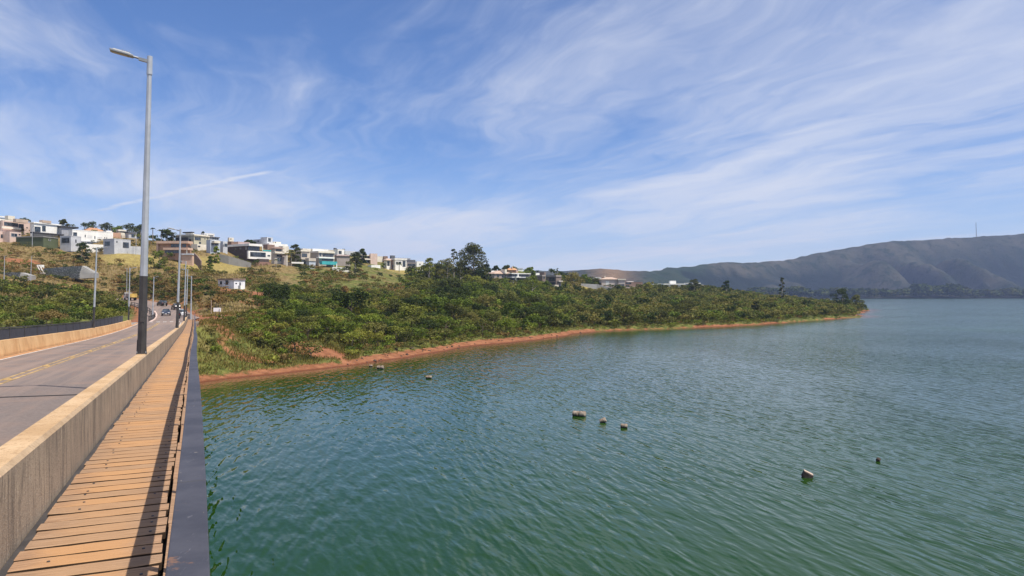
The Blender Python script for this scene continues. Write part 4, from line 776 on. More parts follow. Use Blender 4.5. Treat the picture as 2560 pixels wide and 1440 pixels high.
# ------------------------------------------------------------------ street lamps
def lamp(base, H, topx, arm_dir, label, black=1.87, w0=.098, group='street lamps of the bridge road', along=None):
    r = empty('street_lamp', base); tag(r, label, 'street lamp', group)
    top = Vector((topx, 0, H)); ax = top.normalized(); loc = Vector((0, 0, 0))
    def at(h): return ax * (h / ax.z)
    w1 = w0 * .50; f = lambda h: w0 + (w1 - w0) * h / H
    def seg(h0, h1, k=1.0, n=8): return MB().tube(at(h0), at(h1), f(h0) * k, f(h1) * k, n)
    if black:
        seg(0, black, 1.03).build('painted_base', MATS['metal_black'], r, loc=loc)
        bm = MB().box((0, 0, .012), (w0 * 2.3, w0 * 2.3, .024), V, U)
        bm.build('base_plate', MATS['metal_black'], r, loc=loc)
        for dvec in (V, -V, U, -U):
            a = dvec * w0 * .9; b_ = dvec * w0 * 1.15; n_ = Vector((-dvec.y, dvec.x, 0)) * .006
            MB().hexa([a - n_ + Vector((0, 0, .02)), b_ - n_ + Vector((0, 0, .02)), b_ + n_ + Vector((0, 0, .02)), a + n_ + Vector((0, 0, .02)), a - n_ + Vector((0, 0, .34)), a - n_ + dvec * .01 + Vector((0, 0, .34)), a + n_ + dvec * .01 + Vector((0, 0, .34)), a + n_ + Vector((0, 0, .34))]).build('gusset', MATS['metal_black'], r, loc=loc)
    if black:
        MB().box(at(.9) + Vector((.35, -.93, 0)) * (w0 * .93), (.085, .02, .26), (.93, .35, 0)).build('access_hatch', MATS['metal_black'], r, loc=loc)
        for sx_, sy_ in ((1, 1), (1, -1), (-1, 1), (-1, -1)): MB().tube((V * sx_ + U * sy_) * w0 * .98 + Vector((0, 0, .02)), (V * sx_ + U * sy_) * w0 * .98 + Vector((0, 0, .07)), .014, .012, 6).build('anchor_bolt', MATS['metal_head'], r, loc=loc)
    seg(black, H - .42).build('pole', MATS['metal_pale'], r, loc=loc)
    seg(H - .44, H, 1.25, 12).build('pole_cap', MATS['metal_pale'], r, loc=loc)
    a = Vector(arm_dir).normalized(); t0 = at(H - .12)
    tip = t0 + a * .36 + Vector((0, 0, .07))
    am = MB().tube(t0, tip, .03, .026, 8); am.box(t0 + a * .14 + Vector((0, 0, .012)), (.20, .075, .07), (a + Vector((0, 0, .18))).normalized()); am.build('arm', MATS['metal_head'], r, loc=loc)
    ax_ = (a + Vector((0, 0, .19))).normalized()
    hd = MB(); c0 = tip + ax_ * .24
    hd.box(c0, (.50, .20, .05), ax_); hd.box(c0 + Vector((0, 0, .04)), (.42, .16, .035), ax_, taper=.8)
    for q in range(4): hd.box(c0 + ax_ * (-.17 + q * .05) + Vector((0, 0, .065)), (.02, .15, .03), ax_)
    head = hd.build('lamp_head', MATS['metal_head'], r, loc=loc, bevel=.012)
    gl = MB().box(c0 - Vector((0, 0, .028)) + ax_ * .03, (.36, .15, .012), ax_).build('lens', MATS['lamp_glass'], r, loc=loc)
    return r
for k, (Y, dx, nm) in enumerate([(17.3, .20, 'nearest tall street lamp on the right barrier, black at its foot'), (52.0, .25, 'second street lamp along the right barrier, in front of the salmon house'),
                                 (86.0, .22, 'third street lamp along the right barrier'), (108.0, .22, 'fourth street lamp along the right barrier')]):
    s = (Y + 1.17 * .4035) / .915; lamp(B(s, -1.17, BH), 7.15, dx, -V, nm)
for k, (Y, dx, nm) in enumerate([(64.0, .30, 'nearest street lamp on the left parapet, white with black foot'), (98.0, .18, 'second street lamp on the left parapet, white with black foot')]):
    s = (Y + 8.25 * .4035) / .915; lamp(B(s, T_L - .2, ROAD_UP + .74), 7.15, dx, V, nm)
for (x, y, Y, yt, xt, nm, a) in [(477, 803, 116, 690, 479, 'all white street lamp where the footway ends', -1), (381, 797, 124, 692, 385, 'all white street lamp inside the guard rail bend', 1),
                                 (10, 706, 223, 640, 11.5, 'leftmost street lamp on the uphill road, by the grey retaining wall', 1), (76, 714, 224, 640, 79, 'street lamp on the uphill road between the two retaining walls', 1),
                                 (80.5, 607, 292, 566, 81, 'thin lamp pole standing in front of the white house with the carport', 1), (340, 613, 300, 581, 340.5, 'thin lamp pole beside the low garden wall on the dry lawn', -1),
                                 (239, 735, 229, 668, 241, 'street lamp on the uphill road left of the truck', 1), (316.5, 742, 238, 671, 317.5, 'street lamp on the uphill road behind the truck', -1)]:
    q = P(x, y, Y); q.z = G(q.x, q.y) - .05; H = (HY - yt) / F_PX * Y + CAM_H - q.z
    lamp(q, H, (xt - x) / F_PX * Y, (a, -.15, 0), nm, black=0, w0=.12)
# ------------------------------------------------------------------ build the houses
UP = Vector((0, 0, 1))
def pane_mat(kind): return MATS['shutter'] if kind == 2 else MATS['glass_dark']
def build_house(crop, Y, turn, label, pcs):
    root = None; fr = None
    for q in pcs:
        if q[0] == 'b':
            _, nm, xl, xc, xr, yt, yb, wall, dY, gnd = q
            Yd = Y + dY; px, pyt = cpx(crop, xc, yt); _, pyb = cpx(crop, xc, yb); pxr, _ = cpx(crop, xr, yt)
            kc = (px - CX) / F_PX; th = R(turn) - math.atan(kc)
            a = Vector((math.cos(th), math.sin(th), 0)); bk = Vector((-math.sin(th), math.cos(th), 0))
            C0 = Vector((kc * Yd, Yd, 0))
            def solve(pxx, dr, C0=C0):
                k = (pxx - CX) / F_PX; den = dr.x - k * dr.y
                return (k * C0.y - C0.x) / den if abs(den) > 1e-4 else 8.0
            Lf = solve(pxr, a)
            if xl is None: Ls = min(8.0, max(1.2, Lf * .8)) if Lf > 1.0 else max(.12, Lf)
            else: Ls = min(26.0, solve(cpx(crop, xl, yt)[0], bk))
            if nm in ('terrace_wall', 'balustrade', 'awning_post'): Ls = .25
            if nm in ('awning', 'balcony') and xl is None: Ls = 2.2
            if nm == 'wall' and 'wall' in label.split(',')[0].split() and len(pcs) == 1: Ls = .3
            zt = CAM_H - (pyt - HY) / F_PX * Yd; zb = CAM_H - (pyb - HY) / F_PX * Yd
            if gnd: zb -= 2.5
            if root is None:
                root = empty('garden_wall' if (len(pcs) == 1 and 'wall' in label and 'house' not in label.split(' ')[1:3]) else ('hut' if ' hut ' in label else 'house'), C0 + Vector((0, 0, zb + (2.5 if gnd else 0))))
                tag(root, label, 'wall' if root.name.startswith('garden_wall') else ('hut' if root.name.startswith('hut') else 'house'), None if root.name.startswith(('garden', 'hut')) else 'hillside houses')
            pts = [C0, C0 + a * Lf, C0 + a * Lf + bk * Ls, C0 + bk * Ls]
            MB().hexa([p + UP * zb for p in pts] + [p + UP * zt for p in pts]).build(nm, W(wall), root)
            # flat roofs carry a low parapet edge
            if nm in ('wall', 'upper_wall', 'right_wing', 'end_block', 'wing_wall', 'roof_box', 'stair_tower') and Lf > 3 and Ls > 2 and zt > CAM_H - 5:
                o_ = .06; ring = MB()
                big = [C0 + a * -o_ + bk * -o_, C0 + a * (Lf + o_) - bk * o_, C0 + a * (Lf + o_) + bk * (Ls + o_), C0 - a * o_ + bk * (Ls + o_)]
                for i in range(4):
                    p, n_ = big[i], big[(i + 1) % 4]; d_ = (n_ - p).normalized(); inn = Vector((-d_.y, d_.x, 0)) * .22
                    p2 = p + d_ * (.22 if i % 2 else 0); n2 = n_ - d_ * (.22 if i % 2 else 0)
                    ring.hexa([x + UP * (zt - .12) for x in (p2, n2, n2 + inn, p2 + inn)] + [x + UP * (zt + .14) for x in (p2, n2, n2 + inn, p2 + inn)])
                ring.build('coping', W(wall), root)
            fr = (C0, a, bk, Lf, Ls, zb, zt, solve)
        elif q[0] == 'w':
            _, face, x0, x1, y0, y1, kind = q
            C0, a, bk, Lf, Ls, zb, zt, solve = fr
            dr = a if face == 'f' else bk; nrm = -bk if face == 'f' else -a
            l0 = solve(cpx(crop, x0, 0)[0], dr); l1 = solve(cpx(crop, x1, 0)[0], dr)
            if l0 > l1: l0, l1 = l1, l0
            l0 = max(l0, .08); l1 = min(l1, (Lf if face == 'f' else Ls) - .08)
            if l1 - l0 < .15: continue
            mid = C0 + dr * (l0 + l1) / 2
            z1 = CAM_H - (cpx(crop, 0, y0)[1] - HY) / F_PX * mid.y; z0 = CAM_H - (cpx(crop, 0, y1)[1] - HY) / F_PX * mid.y
            z1 = min(z1, zt - .06); z0 = max(z0, zb + .1); h = z1 - z0
            if h < .15: continue
            cw = mid + UP * (z0 + z1) / 2; w = l1 - l0; fw = .07
            f = MB()
            for sgn in (-1, 1):
                f.box(cw + dr * sgn * (w / 2 - fw / 2) + nrm * .03, (fw, .10, h), dr, nrm)
                f.box(cw + UP * sgn * (h / 2 - fw / 2) + nrm * .03, (w - 2 * fw, .094, fw), dr, nrm)
            n_m = int(w / 1.7) if kind != 2 else 0
            for i in range(1, n_m + 1): f.box(cw + dr * (-w / 2 + w * i / (n_m + 1)) + nrm * .03, (.06, .08, h - 2 * fw), dr, nrm)
            wo_ = f.build('window', MATS['window_frame_pale' if kind in (1, 2) else 'window_frame'], root)
            MB().box(cw + nrm * .012, (w - .04, .024, h - .04), dr, nrm).build('pane', pane_mat(kind), wo_)
        elif q[0] == 'h':
            _, yt, rm = q
            C0, a, bk, Lf, Ls, zb, zt, solve = fr
            Yc = C0.y + 2; zr = CAM_H - (cpx(crop, 0, yt)[1] - HY) / F_PX * Yc; zr = max(zr, zt + .6); o_ = .6
            e = [C0 - a * o_ - bk * o_, C0 + a * (Lf + o_) - bk * o_, C0 + a * (Lf + o_) + bk * (Ls + o_), C0 - a * o_ + bk * (Ls + o_)]
            inset = min(Ls / 2 + o_, Lf * .38)
            r0 = C0 + a * (inset - o_) + bk * Ls / 2; r1 = C0 + a * (Lf + o_ - inset) + bk * Ls / 2
            vs = [p + UP * (zt + .02) for p in e] + [p + UP * (zt + .16) for p in e] + [r0 + UP * zr, r1 + UP * zr]
            MB().add(vs, [(3, 2, 1, 0), (0, 1, 5, 4), (1, 2, 6, 5), (2, 3, 7, 6), (3, 0, 4, 7), (4, 5, 9, 8), (5, 6, 9), (6, 7, 8, 9), (7, 4, 8)]).build('roof', MATS[rm], root)
    return root
for h in HOUSES: build_house(*h)

# long sloping walls
def slope_wall(name, label, pts, wall, th=.35, cat='wall', mat=None):
    a = [P(x, yt, Y) for x, yt, yb, Y in pts]; b_ = [P(x, yb, Y) for x, yt, yb, Y in pts]
    r = empty(name, (b_[0].x, b_[0].y, b_[0].z)); tag(r, label, cat)
    for i in range(len(a) - 1):
        d_ = Vector((a[i + 1].x - a[i].x, a[i + 1].y - a[i].y, 0)).normalized(); n_ = Vector((-d_.y, d_.x, 0)) * th
        g_ = d_ * .01
        lo0, lo1 = b_[i] - UP * 2.0, b_[i + 1] - UP * 2.0
        MB().hexa([lo0 + g_, lo1 - g_, lo1 + n_ - g_, lo0 + n_ + g_, a[i] + g_, a[i + 1] - g_, a[i + 1] + n_ - g_, a[i] + n_ + g_]).build('wall_section', mat or W(wall), r)
    return r
slope_wall('garden_wall', 'dark stained retaining wall sloping down below the dark brown villa', [(548, 635, 642, 318), (572, 640, 650, 318), (600, 648, 660, 319), (628, 657, 668, 320)], 'wallgrey')
slope_wall('garden_wall', 'pale grey boundary wall sloping beside the yellow lawn below the pale pink house', [(1452, 708.5, 712, 452), (1492, 711, 716, 450), (1515, 716, 723, 447), (1540, 722, 729, 444), (1562, 727, 734, 441)], 'palegrey')
slope_wall('garden_wall', 'reddish boundary wall in front of the pale pink house', [(1516, 714, 723, 455), (1560, 717, 725, 455), (1600, 721, 728, 456)], 'pink')
slope_wall('garden_wall', 'steep brown stone wall right of the salmon house', [(485, 632, 646, 296), (493, 640, 652, 294), (502, 652, 668, 290)], 'brown')
# gabion retaining walls above the uphill road
m, t, b = new_mat('gabion_stone')
g = t.nodes.new('ShaderNodeTexCoord').outputs['Object']
vo = t.nodes.new('ShaderNodeTexVoronoi'); vo.inputs['Scale'].default_value = 2.2; t.links.new(g, vo.inputs['Vector'])
n1 = NOISE(t, VM(t, 'MULTIPLY', g, (.15, .15, 1.0)), 1.0, 3, .6)
c = MIXC(t, RAMP(t, vo.outputs['Distance'], .1, .6), (.30, .31, .30), (.11, .115, .11)); c = MIXC(t, RAMP(t, n1, .45, .7, 0, .6), c, (.07, .09, .045))
t.links.new(c, b.inputs['Base Color']); b.inputs['Roughness'].default_value = .95
bp = t.nodes.new('ShaderNodeBump'); bp.inputs['Strength'].default_value = 1.0; bp.inputs['Distance'].default_value = .1
t.links.new(vo.outputs['Distance'], bp.inputs['Height']); t.links.new(bp.outputs[0], b.inputs['Normal'])
def gabion(label, xl, xm, xr, ytl, ytm, ybl, ybm, ybr, Y, steps=4):
    q0 = P(xl, ybl, Y - 2); r = empty('retaining_wall', q0); tag(r, label, 'retaining wall')
    rows = steps
    for seg_, (xa, xb, ya_t, yb_t, ya_b, yb_b, Ya, Yb, mt) in enumerate([(xl, xm, ytl, ytm, ybl, ybm, Y, Y - 3, 0), (xm, xr, ytm, ybr - 1.5, ybm, ybr, Y - 3, Y - 1.0, 1)]):
        for k in range(rows):
            f0, f1 = k / rows, (k + 1) / rows
            A0 = P(xa, ya_b + (ya_t - ya_b) * f0, Ya); A1 = P(xa, ya_b + (ya_t - ya_b) * f1, Ya); B0 = P(xb, yb_b + (yb_t - yb_b) * f0, Yb); B1 = P(xb, yb_b + (yb_t - yb_b) * f1, Yb)
            n_ = Vector((0, 1, 0)); off = n_ * (.35 * k)
            if k == 0: A0.z -= 1.5; B0.z -= 1.5
            MB().hexa([A0 + off, B0 + off, B0 + n_ * 4, A0 + n_ * 4, A1 + off - UP * .02, B1 + off - UP * .02, B1 + n_ * 4 - UP * .02, A1 + n_ * 4 - UP * .02]).build('gabion_course', W('wallgrey') if mt else MATS['gabion_stone'], r)
gabion('long dark gabion retaining wall in courses above the uphill road', 104, 199, 231, 670, 664, 682, 686, 684, 256, 5)
gabion('gabion retaining wall at the left edge with a pale stepped end', -60, 44, 70, 676, 681, 704, 704, 690, 238, 5)
# open concrete drain chute beside the gabion wall
dr_ = empty('drain_chute', P(108, 682, 254)); tag(dr_, 'pale concrete drain chute with white box at its head', 'drain')
for xx in (0, 6):
    a, c_ = P(92 + xx, 664, 262), P(103 + xx, 683, 252); d_ = (c_ - a); MB().box((a + c_) / 2, (d_.length, .35, .5), d_, None if False else Vector((d_.y, -d_.x, 0)), d_.cross(Vector((d_.y, -d_.x, 0)))).build('side_wall', W('beigegrey'), dr_)
MB().box(P(102, 666, 262), (1.5, 1.5, 1.1)).build('inlet_box', W('white'), dr_)
a, c_ = P(73, 682, 252), P(112, 683, 251); MB().box((a + c_) / 2, ((c_ - a).length, .6, .3), c_ - a).build('gutter', W('beige'), dr_)

# ------------------------------------------------------------------ guard rails round the road bend
def guard(label, pts, side=1):
    q = catmull([P(*k_) for k_ in pts], 4)
    for p in q: p.z = max(p.z, G(p.x, p.y) + .05)
    r = empty('guard_rail', q[0]); tag(r, label, 'guard rail')
    for h in (.45, .95):
        for i in range(len(q) - 1):
            d_ = q[i + 1] - q[i]; MB().box((q[i] + q[i + 1]) / 2 + UP * h, (d_.length + .02, .07, .12), d_, Vector((-d_.y, d_.x, 0)).normalized(), Vector((-d_.y, d_.x, 0)).normalized().cross(d_.normalized()) * -1).build('rail', MATS['metal_black'], r)
    for p in q[::2]: MB().box(p + UP * .4, (.12, .12, 1.3), U, V).build('post', MATS['metal_black'], r)
guard('black two rail guard fence round the inside of the road bend', [(328, 764, 188), (345, 769, 178), (362, 776, 166), (374, 783, 152), (380, 792, 140)])
guard('short black guard fence at the far end of the left parapet', [(372, 806, 116), (378, 806, 119), (384, 803, 123), (388, 796, 130)])
guard('short black guard fence where the right barrier ends', [(462, 797, 132), (468, 800, 124), (474, 801, 119)])
kb = empty('kerb', P(376, 800, 122)); tag(kb, 'pale concrete kerb sweeping round the bend inside the guard fence', 'kerb')
kp = catmull([P(*k_) for k_ in [(372, 812, 112), (381, 805, 118), (388, 797, 128), (391, 788, 142), (386, 779, 160)]], 5)
for i in range(len(kp) - 1):
    d_ = kp[i + 1] - kp[i]; c_ = (kp[i] + kp[i + 1]) / 2; zz_ = G(c_.x, c_.y); MB().box(Vector((c_.x, c_.y, max(zz_, c_.z - .1) + .1)), (d_.length, .35, .4), Vector((d_.x, d_.y, 0))).build('kerb_stone', W('pinkcream'), kb)

# ------------------------------------------------------------------ vehicles
def paint(name, c, rough=.25, metal=.2):
    m, t, b = new_mat(name)
    n = NOISE(t, t.nodes.new('ShaderNodeTexCoord').outputs['Object'], 1.2, 3)
    t.links.new(MIXC(t, RAMP(t, n, .3, .7), tuple(x * .9 for x in c), c), b.inputs['Base Color']); b.inputs['Roughness'].default_value = rough; b.inputs['Metallic'].default_value = metal; b.inputs['Coat Weight'].default_value = .4; return m
paint('paint_navy', (.05, .06, .09)); paint('paint_black', (.018, .018, .02)); paint('paint_grey', (.035, .035, .04)); paint('paint_white', (.75, .75, .74), .3, 0)
plain('tyre', (.02, .02, .02), .9, .1); plain('rim', (.45, .45, .46), .4, .1, metal=.6); plain('headlight', (.82, .82, .80), .15, .02); plain('tail_red', (.40, .02, .015), .3, .05)
plain('plate', (.7, .7, .7), .5, .05); plain('truck_bed_yellow', (.60, .40, .10), .7, .2); plain('truck_bed_grey', (.38, .33, .28), .7, .2)
def sweep_body(sections):            # cross sections along x: (x, half width, z low, z high, top half width)
    mb = MB(); vs = []; n = 8
    for x, w, z0, z1, wt in sections:
        zm = z0 + (z1 - z0) * .55
        vs += [(x, -w * .93, z0), (x, w * .93, z0), (x, w, z0 + (z1 - z0) * .3), (x, w, zm), (x, wt, z1 - .02), (x, wt * .9, z1), (x, -wt * .9, z1), (x, -wt, z1 - .02), (x, -w, zm), (x, -w, z0 + (z1 - z0) * .3)]
    n = 10; fs = []
    for i in range(len(sections) - 1):
        for k in range(n): fs.append((i * n + k, (i + 1) * n + k, (i + 1) * n + (k + 1) % n, i * n + (k + 1) % n))
    fs += [tuple(range(n)), tuple((len(sections) - 1) * n + k for k in range(n - 1, -1, -1))]
    return mb.add(vs, fs)
def car(label, pos, head, pm_, kind='sedan', sc=1.0):
    r = empty('car', pos, head); r.scale = (sc, sc, sc); tag(r, label, 'car'); O = Vector((0, 0, 0))
    bl = [(-2.15, .70, .45, .80, .66), (-2.05, .84, .30, .95, .76), (-1.2, .88, .24, 1.0, .80), (1.0, .88, .24, .98, .80), (1.7, .85, .26, .86, .74), (2.1, .74, .32, .72, .62)]
    if kind == 'suv': bl = [(x, w, z0, z1 + .12, wt) for x, w, z0, z1, wt in bl]
    sweep_body(bl).build('body', MATS[pm_], r, smooth=False, bevel=.04, loc=O)
    dz_ = .12 if kind == 'suv' else 0; hi = 1.45 + dz_ * 1.6
    gh = [(-1.75 if kind != 'suv' else -2.0, .72, .92 + dz_, 1.0 + dz_, .70), (-1.2 if kind != 'suv' else -1.75, .76, .92 + dz_, hi - .03, .62), (-.2, .77, .92 + dz_, hi, .62), (.45, .76, .92 + dz_, hi - .06, .60), (1.15, .74, .9 + dz_, .98 + dz_, .70)]
    sweep_body(gh).build('window_glass', MATS['glass_dark'], r, loc=O)
    MB().box((-.38 if kind != 'suv' else -.6, 0, hi + .012), (1.3 if kind != 'suv' else 1.9, 1.18, .05), taper=.9).build('roof', MATS[pm_], r, loc=O)
    for sx in (-1.3, 1.32):
        for sy in (-.80, .80):
            w = MB().tube((sx, sy - .1, .32), (sx, sy + .1, .32), .32, .32, 18).build('wheel', MATS['tyre'], r, loc=O)
            MB().tube((sx, sy + (.105 if sy > 0 else -.105), .32), (sx, sy + (.112 if sy > 0 else -.112), .32), .2, .2, 12).build('rim', MATS['rim'], w, loc=O)
    for sy in (-.58, .58):
        MB().box((2.0, sy, .68 + dz_), (.22, .34, .15)).build('headlight', MATS['headlight'], r, loc=O)
        MB().box((-2.06, sy * 1.1, .80 + dz_), (.14, .26, .16)).build('tail_light', MATS['tail_red'], r, loc=O)
        MB().box((.75, sy * 1.62, 1.0 + dz_), (.16, .16, .12)).build('mirror', MATS[pm_], r, loc=O)
    MB().box((2.1, 0, .45), (.06, .42, .13)).build('number_plate', MATS['plate'], r, loc=O)
    MB().box((2.06, 0, .56), (.08, .9, .12)).build('grille', MATS['metal_black'], r, loc=O)
    MB().box((-2.14, 0, .62), (.05, .42, .13)).build('number_plate', MATS['plate'], r, loc=O)
    return r
def on_road(px, py, Y):
    q = P(px, py, Y); i = int(np.argmin(np.hypot(rp[:, 0] - q.x, rp[:, 1] - q.y))); return i, q
def place(px, Y, back, **kw):
    q = P(px, HY, Y); i = int(np.argmin(np.hypot(rp[:, 0] - q.x, rp[:, 1] - q.y))); i = min(max(i, 1), len(rp) - 2)
    d_ = rp[i + 1] - rp[i - 1]; hd_ = math.atan2(d_[1], d_[0]) + (math.pi if back else 0)
    return Vector((q.x, q.y, rp[i, 2] + .02)), hd_
p_, h_ = place(415.5, 152, True); car('dark blue saloon car coming towards the bridge with bright headlights', p_, h_ - .05, 'paint_navy', 'sedan', .95)
p_, h_ = place(405, 205, False); car('black car farthest up the road bend', p_, h_ + .25, 'paint_black', 'suv', .95)
p_, h_ = place(440, 185, False); car('dark grey car following round the bend, half behind a lamp post', p_, h_ + .15, 'paint_grey', 'suv', .95)
p_, h_ = place(455, 140, False); car('white car waiting at the end of the bridge behind the lamp posts', p_, h_ - .05, 'paint_white', 'suv', .92)
# motorcycle with rider beside the white car
mp, mh = place(449, 128, False)
mo = empty('motorcycle', mp, mh); tag(mo, 'dark motorcycle riding behind the white car', 'motorcycle'); O = Vector((0, 0, 0))
for sx in (-.62, .66): MB().lathe((sx, -.06, .30), [(.20, 0), (.30, .01), (.31, .06), (.30, .11), (.20, .12)], 16, (0, 1, 0)).build('wheel', MATS['tyre'], mo, loc=O)
MB().box((0, 0, .62), (.9, .22, .3), taper=.7).build('body', MATS['paint_black'], mo, loc=O, bevel=.03); MB().box((-.35, 0, .80), (.7, .26, .1)).build('seat', MATS['tyre'], mo, loc=O, bevel=.02)
f_ = MB(); f_.tube((.66, .07, .3), (.42, .07, .95), .025); f_.tube((.66, -.07, .3), (.42, -.07, .95), .025); f_.tube((.42, -.36, 1.0), (.42, .36, 1.0), .02); f_.build('fork', MATS['rim'], mo, loc=O)
MB().box((-.72, 0, .78), (.06, .16, .08)).build('tail_light', MATS['tail_red'], mo, loc=O)
rd = bpy.data.meshes.new('person'); vv = [(0, 0, .92), (.05, 0, 1.15), (.12, 0, 1.42), (.14, 0, 1.52), (.15, 0, 1.66), (.02, .14, .90), (.30, .20, .82), (.22, .18, .45), (.34, .18, .40), (.02, -.14, .90), (.30, -.20, .82), (.22, -.18, .45), (.34, -.18, .40), (.12, .19, 1.40), (.24, .28, 1.16), (.42, .30, 1.03), (.12, -.19, 1.40), (.24, -.28, 1.16), (.42, -.30, 1.03)]
vv = [(x - .35, y, z) for x, y, z in vv]; ee = [(0, 1), (1, 2), (2, 3), (3, 4), (0, 5), (5, 6), (6, 7), (7, 8), (0, 9), (9, 10), (10, 11), (11, 12), (2, 13), (13, 14), (14, 15), (2, 16), (16, 17), (17, 18)]
rd.from_pydata(vv, ee, []); ro = bpy.data.objects.new('person', rd); col.objects.link(ro); ro.location = mp; ro.rotation_euler = (0, 0, mh)
sk = ro.modifiers.new('skin', 'SKIN'); ro.modifiers.new('sub', 'SUBSURF').levels = 1
rads = [.16, .17, .16, .06, .13, .09, .08, .06, .05, .09, .08, .06, .05, .07, .05, .04, .07, .05, .04]
for i, q in enumerate(rd.skin_vertices[0].data): q.radius = (rads[i], rads[i])
rd.skin_vertices[0].data[0].use_root = True
plain('dark_clothes', (.05, .05, .06), .9, .15); rd.materials.append(MATS['dark_clothes']); tag(ro, 'rider in dark clothes and white helmet on the motorcycle', 'person')
MB().lathe((-.20, 0, 1.55), [(.09, 0), (.14, .05), (.155, .14), (.12, .24), (.03, .29)], 14).build('helmet', MATS['paint_white'], ro, loc=O)
# tipper truck
tp, th_ = place(325, 233, False); tr = empty('truck', tp, th_); tag(tr, 'tipper truck with white cab and yellow tailed body on the uphill road', 'truck'); tr.scale = (.92, .92, .92)
tp2 = Vector((0, 0, 0))
sweep_body([(1.6, 1.05, .7, 2.65, 1.0), (2.9, 1.08, .65, 2.7, 1.0), (3.35, 1.05, .65, 1.7, 1.02), (3.45, 1.0, .7, 1.5, .98)]).build('cab', MATS['paint_white'], tr, bevel=.05, loc=tp2)
MB().box((3.16, 0, 2.05), (.06, 1.7, .75), (1, 0, -.42), (0, 1, 0), (.42, 0, 1)).build('windscreen', MATS['glass_dark'], tr, loc=tp2)
for sy in (-1.06, 1.06): MB().box((2.35, sy, 2.05), (.8, .05, .6)).build('side_window', MATS['glass_dark'], tr, loc=tp2); MB().box((3.4, sy * .75, 1.0), (.1, .3, .2)).build('headlight', MATS['headlight'], tr, loc=tp2)
MB().box((-.9, 0, .85), (5.4, .9, .3)).build('chassis', MATS['metal_black'], tr, loc=tp2)
bd = MB(); bd.box((-1.3, -1.12, 1.75), (4.6, .08, 1.2)); bd.box((-1.3, 1.12, 1.75), (4.6, .08, 1.2)); bd.box((-1.3, 0, 1.18), (4.6, 2.16, .1)); bd.box((.98, 0, 1.85), (.08, 2.16, 1.5)); bd.build('tipper_body', MATS['truck_bed_grey'], tr, loc=tp2)
MB().box((-3.65, 0, 1.72), (.1, 2.3, 1.3)).build('tailgate', MATS['truck_bed_yellow'], tr, loc=tp2); 
for sy in (-1.18, 1.18): MB().box((-2.9, sy, 1.75), (1.4, .04, 1.1)).build('yellow_panel', MATS['truck_bed_yellow'], tr, loc=tp2)
for sx in (2.5, -1.6, -2.8):
    for sy in (-.92, .92): MB().tube((sx, sy - .16, .48), (sx, sy + .16, .48), .48, .48, 18).build('wheel', MATS['tyre'], tr, loc=tp2)

# ------------------------------------------------------------------ sign panel, posts, globe lamp, mast
q = P(543, 775, 142); q.z = G(q.x, q.y); sg = empty('sign_board', q); tag(sg, 'blank grey sign board on posts beside the dirt track', 'sign')
MB().box(q + UP * 1.5, (1.4, .05, .75), (.85, .53, 0)).build('panel', W('hutwhite'), sg)
for k in (-.4, .4): MB().tube(q + Vector((k, .06, -.3)), q + Vector((k, .06, 1.7)), .04).build('post', MATS['metal_black'], sg)
for k, (x, y0, y1, Y, lb) in enumerate([(528, 750, 780, 150, 'bare wooden pole left of the grey sign board'), (553, 789, 815, 134, 'thin pale post on the bank below the sign board'), (593, 795, 822, 134, 'thin wooden post on the grassy bank right of the sign'), (984, 735, 760, 255, 'slim wooden pole in the thicket below the white houses'), (873, 874, 884, 122, 'short white marker post by the red shore')]):
    q = hit(x, y1) if k == 4 else P(x, y1, Y); q.z = G(q.x, q.y) - .2; H = 1.1 if k == 4 else max((HY - y0) / F_PX * Y + CAM_H - q.z, 1.0)
    o = MB().tube((0, 0, 0), (0.03, 0, H), .07, .055, 8).build('post', W('white') if k == 4 else W('tan'), None, loc=q); tag(o, lb, 'post')
q = P(1066, 776, 215); q.z = G(q.x, q.y); H = (HY - 756) / F_PX * 215 + CAM_H - q.z
gl = empty('garden_lamp', q); tag(gl, 'white globe lamp on a thin post among the shrubs', 'lamp')
MB().tube((0, 0, -.2), (0, 0, H), .05, .05).build('post', MATS['metal_pale'], gl, loc=(0, 0, 0)); MB().lathe((0, 0, H), [(.08, 0), (.32, .15), (.42, .4), (.32, .68), (.06, .8)], 14).build('globe', W('white'), gl, loc=(0, 0, 0), smooth=True)
rd_ = float(np.interp(2440, kx, ridge_d)); q = P(2441, 590, rd_); mz = CAM_H + (HY - 556) / F_PX * rd_ - q.z
ms = empty('radio_mast', q); tag(ms, 'thin lattice radio mast on the mountain crest', 'mast')
lat = MB()
for a_ in range(3):
    an = a_ * 2.094; lat.tube((math.cos(an) * 1.6, math.sin(an) * 1.6, -4), (math.cos(an) * .7 - 2, math.sin(an) * .7, mz), .42, .34, 5)
lat.build('leg_frame', W('wallgrey'), ms, loc=(0, 0, 0))
lat = MB()
for k in range(12):
    z0, z1 = mz * k / 12, mz * (k + 1) / 12
    lat.tube((1.4 - .05 * k - 2 * z0 / mz, 0, z0), (-.8 + .03 * k - 2 * z1 / mz, 1.0, z1), .2, .2, 4); lat.tube((-.8 - 2 * z0 / mz, -1, z0), (1.2 - .05 * k - 2 * z1 / mz, 0, z1), .2, .2, 4)
lat.build('bracing', W('wallgrey'), ms, loc=(0, 0, 0))

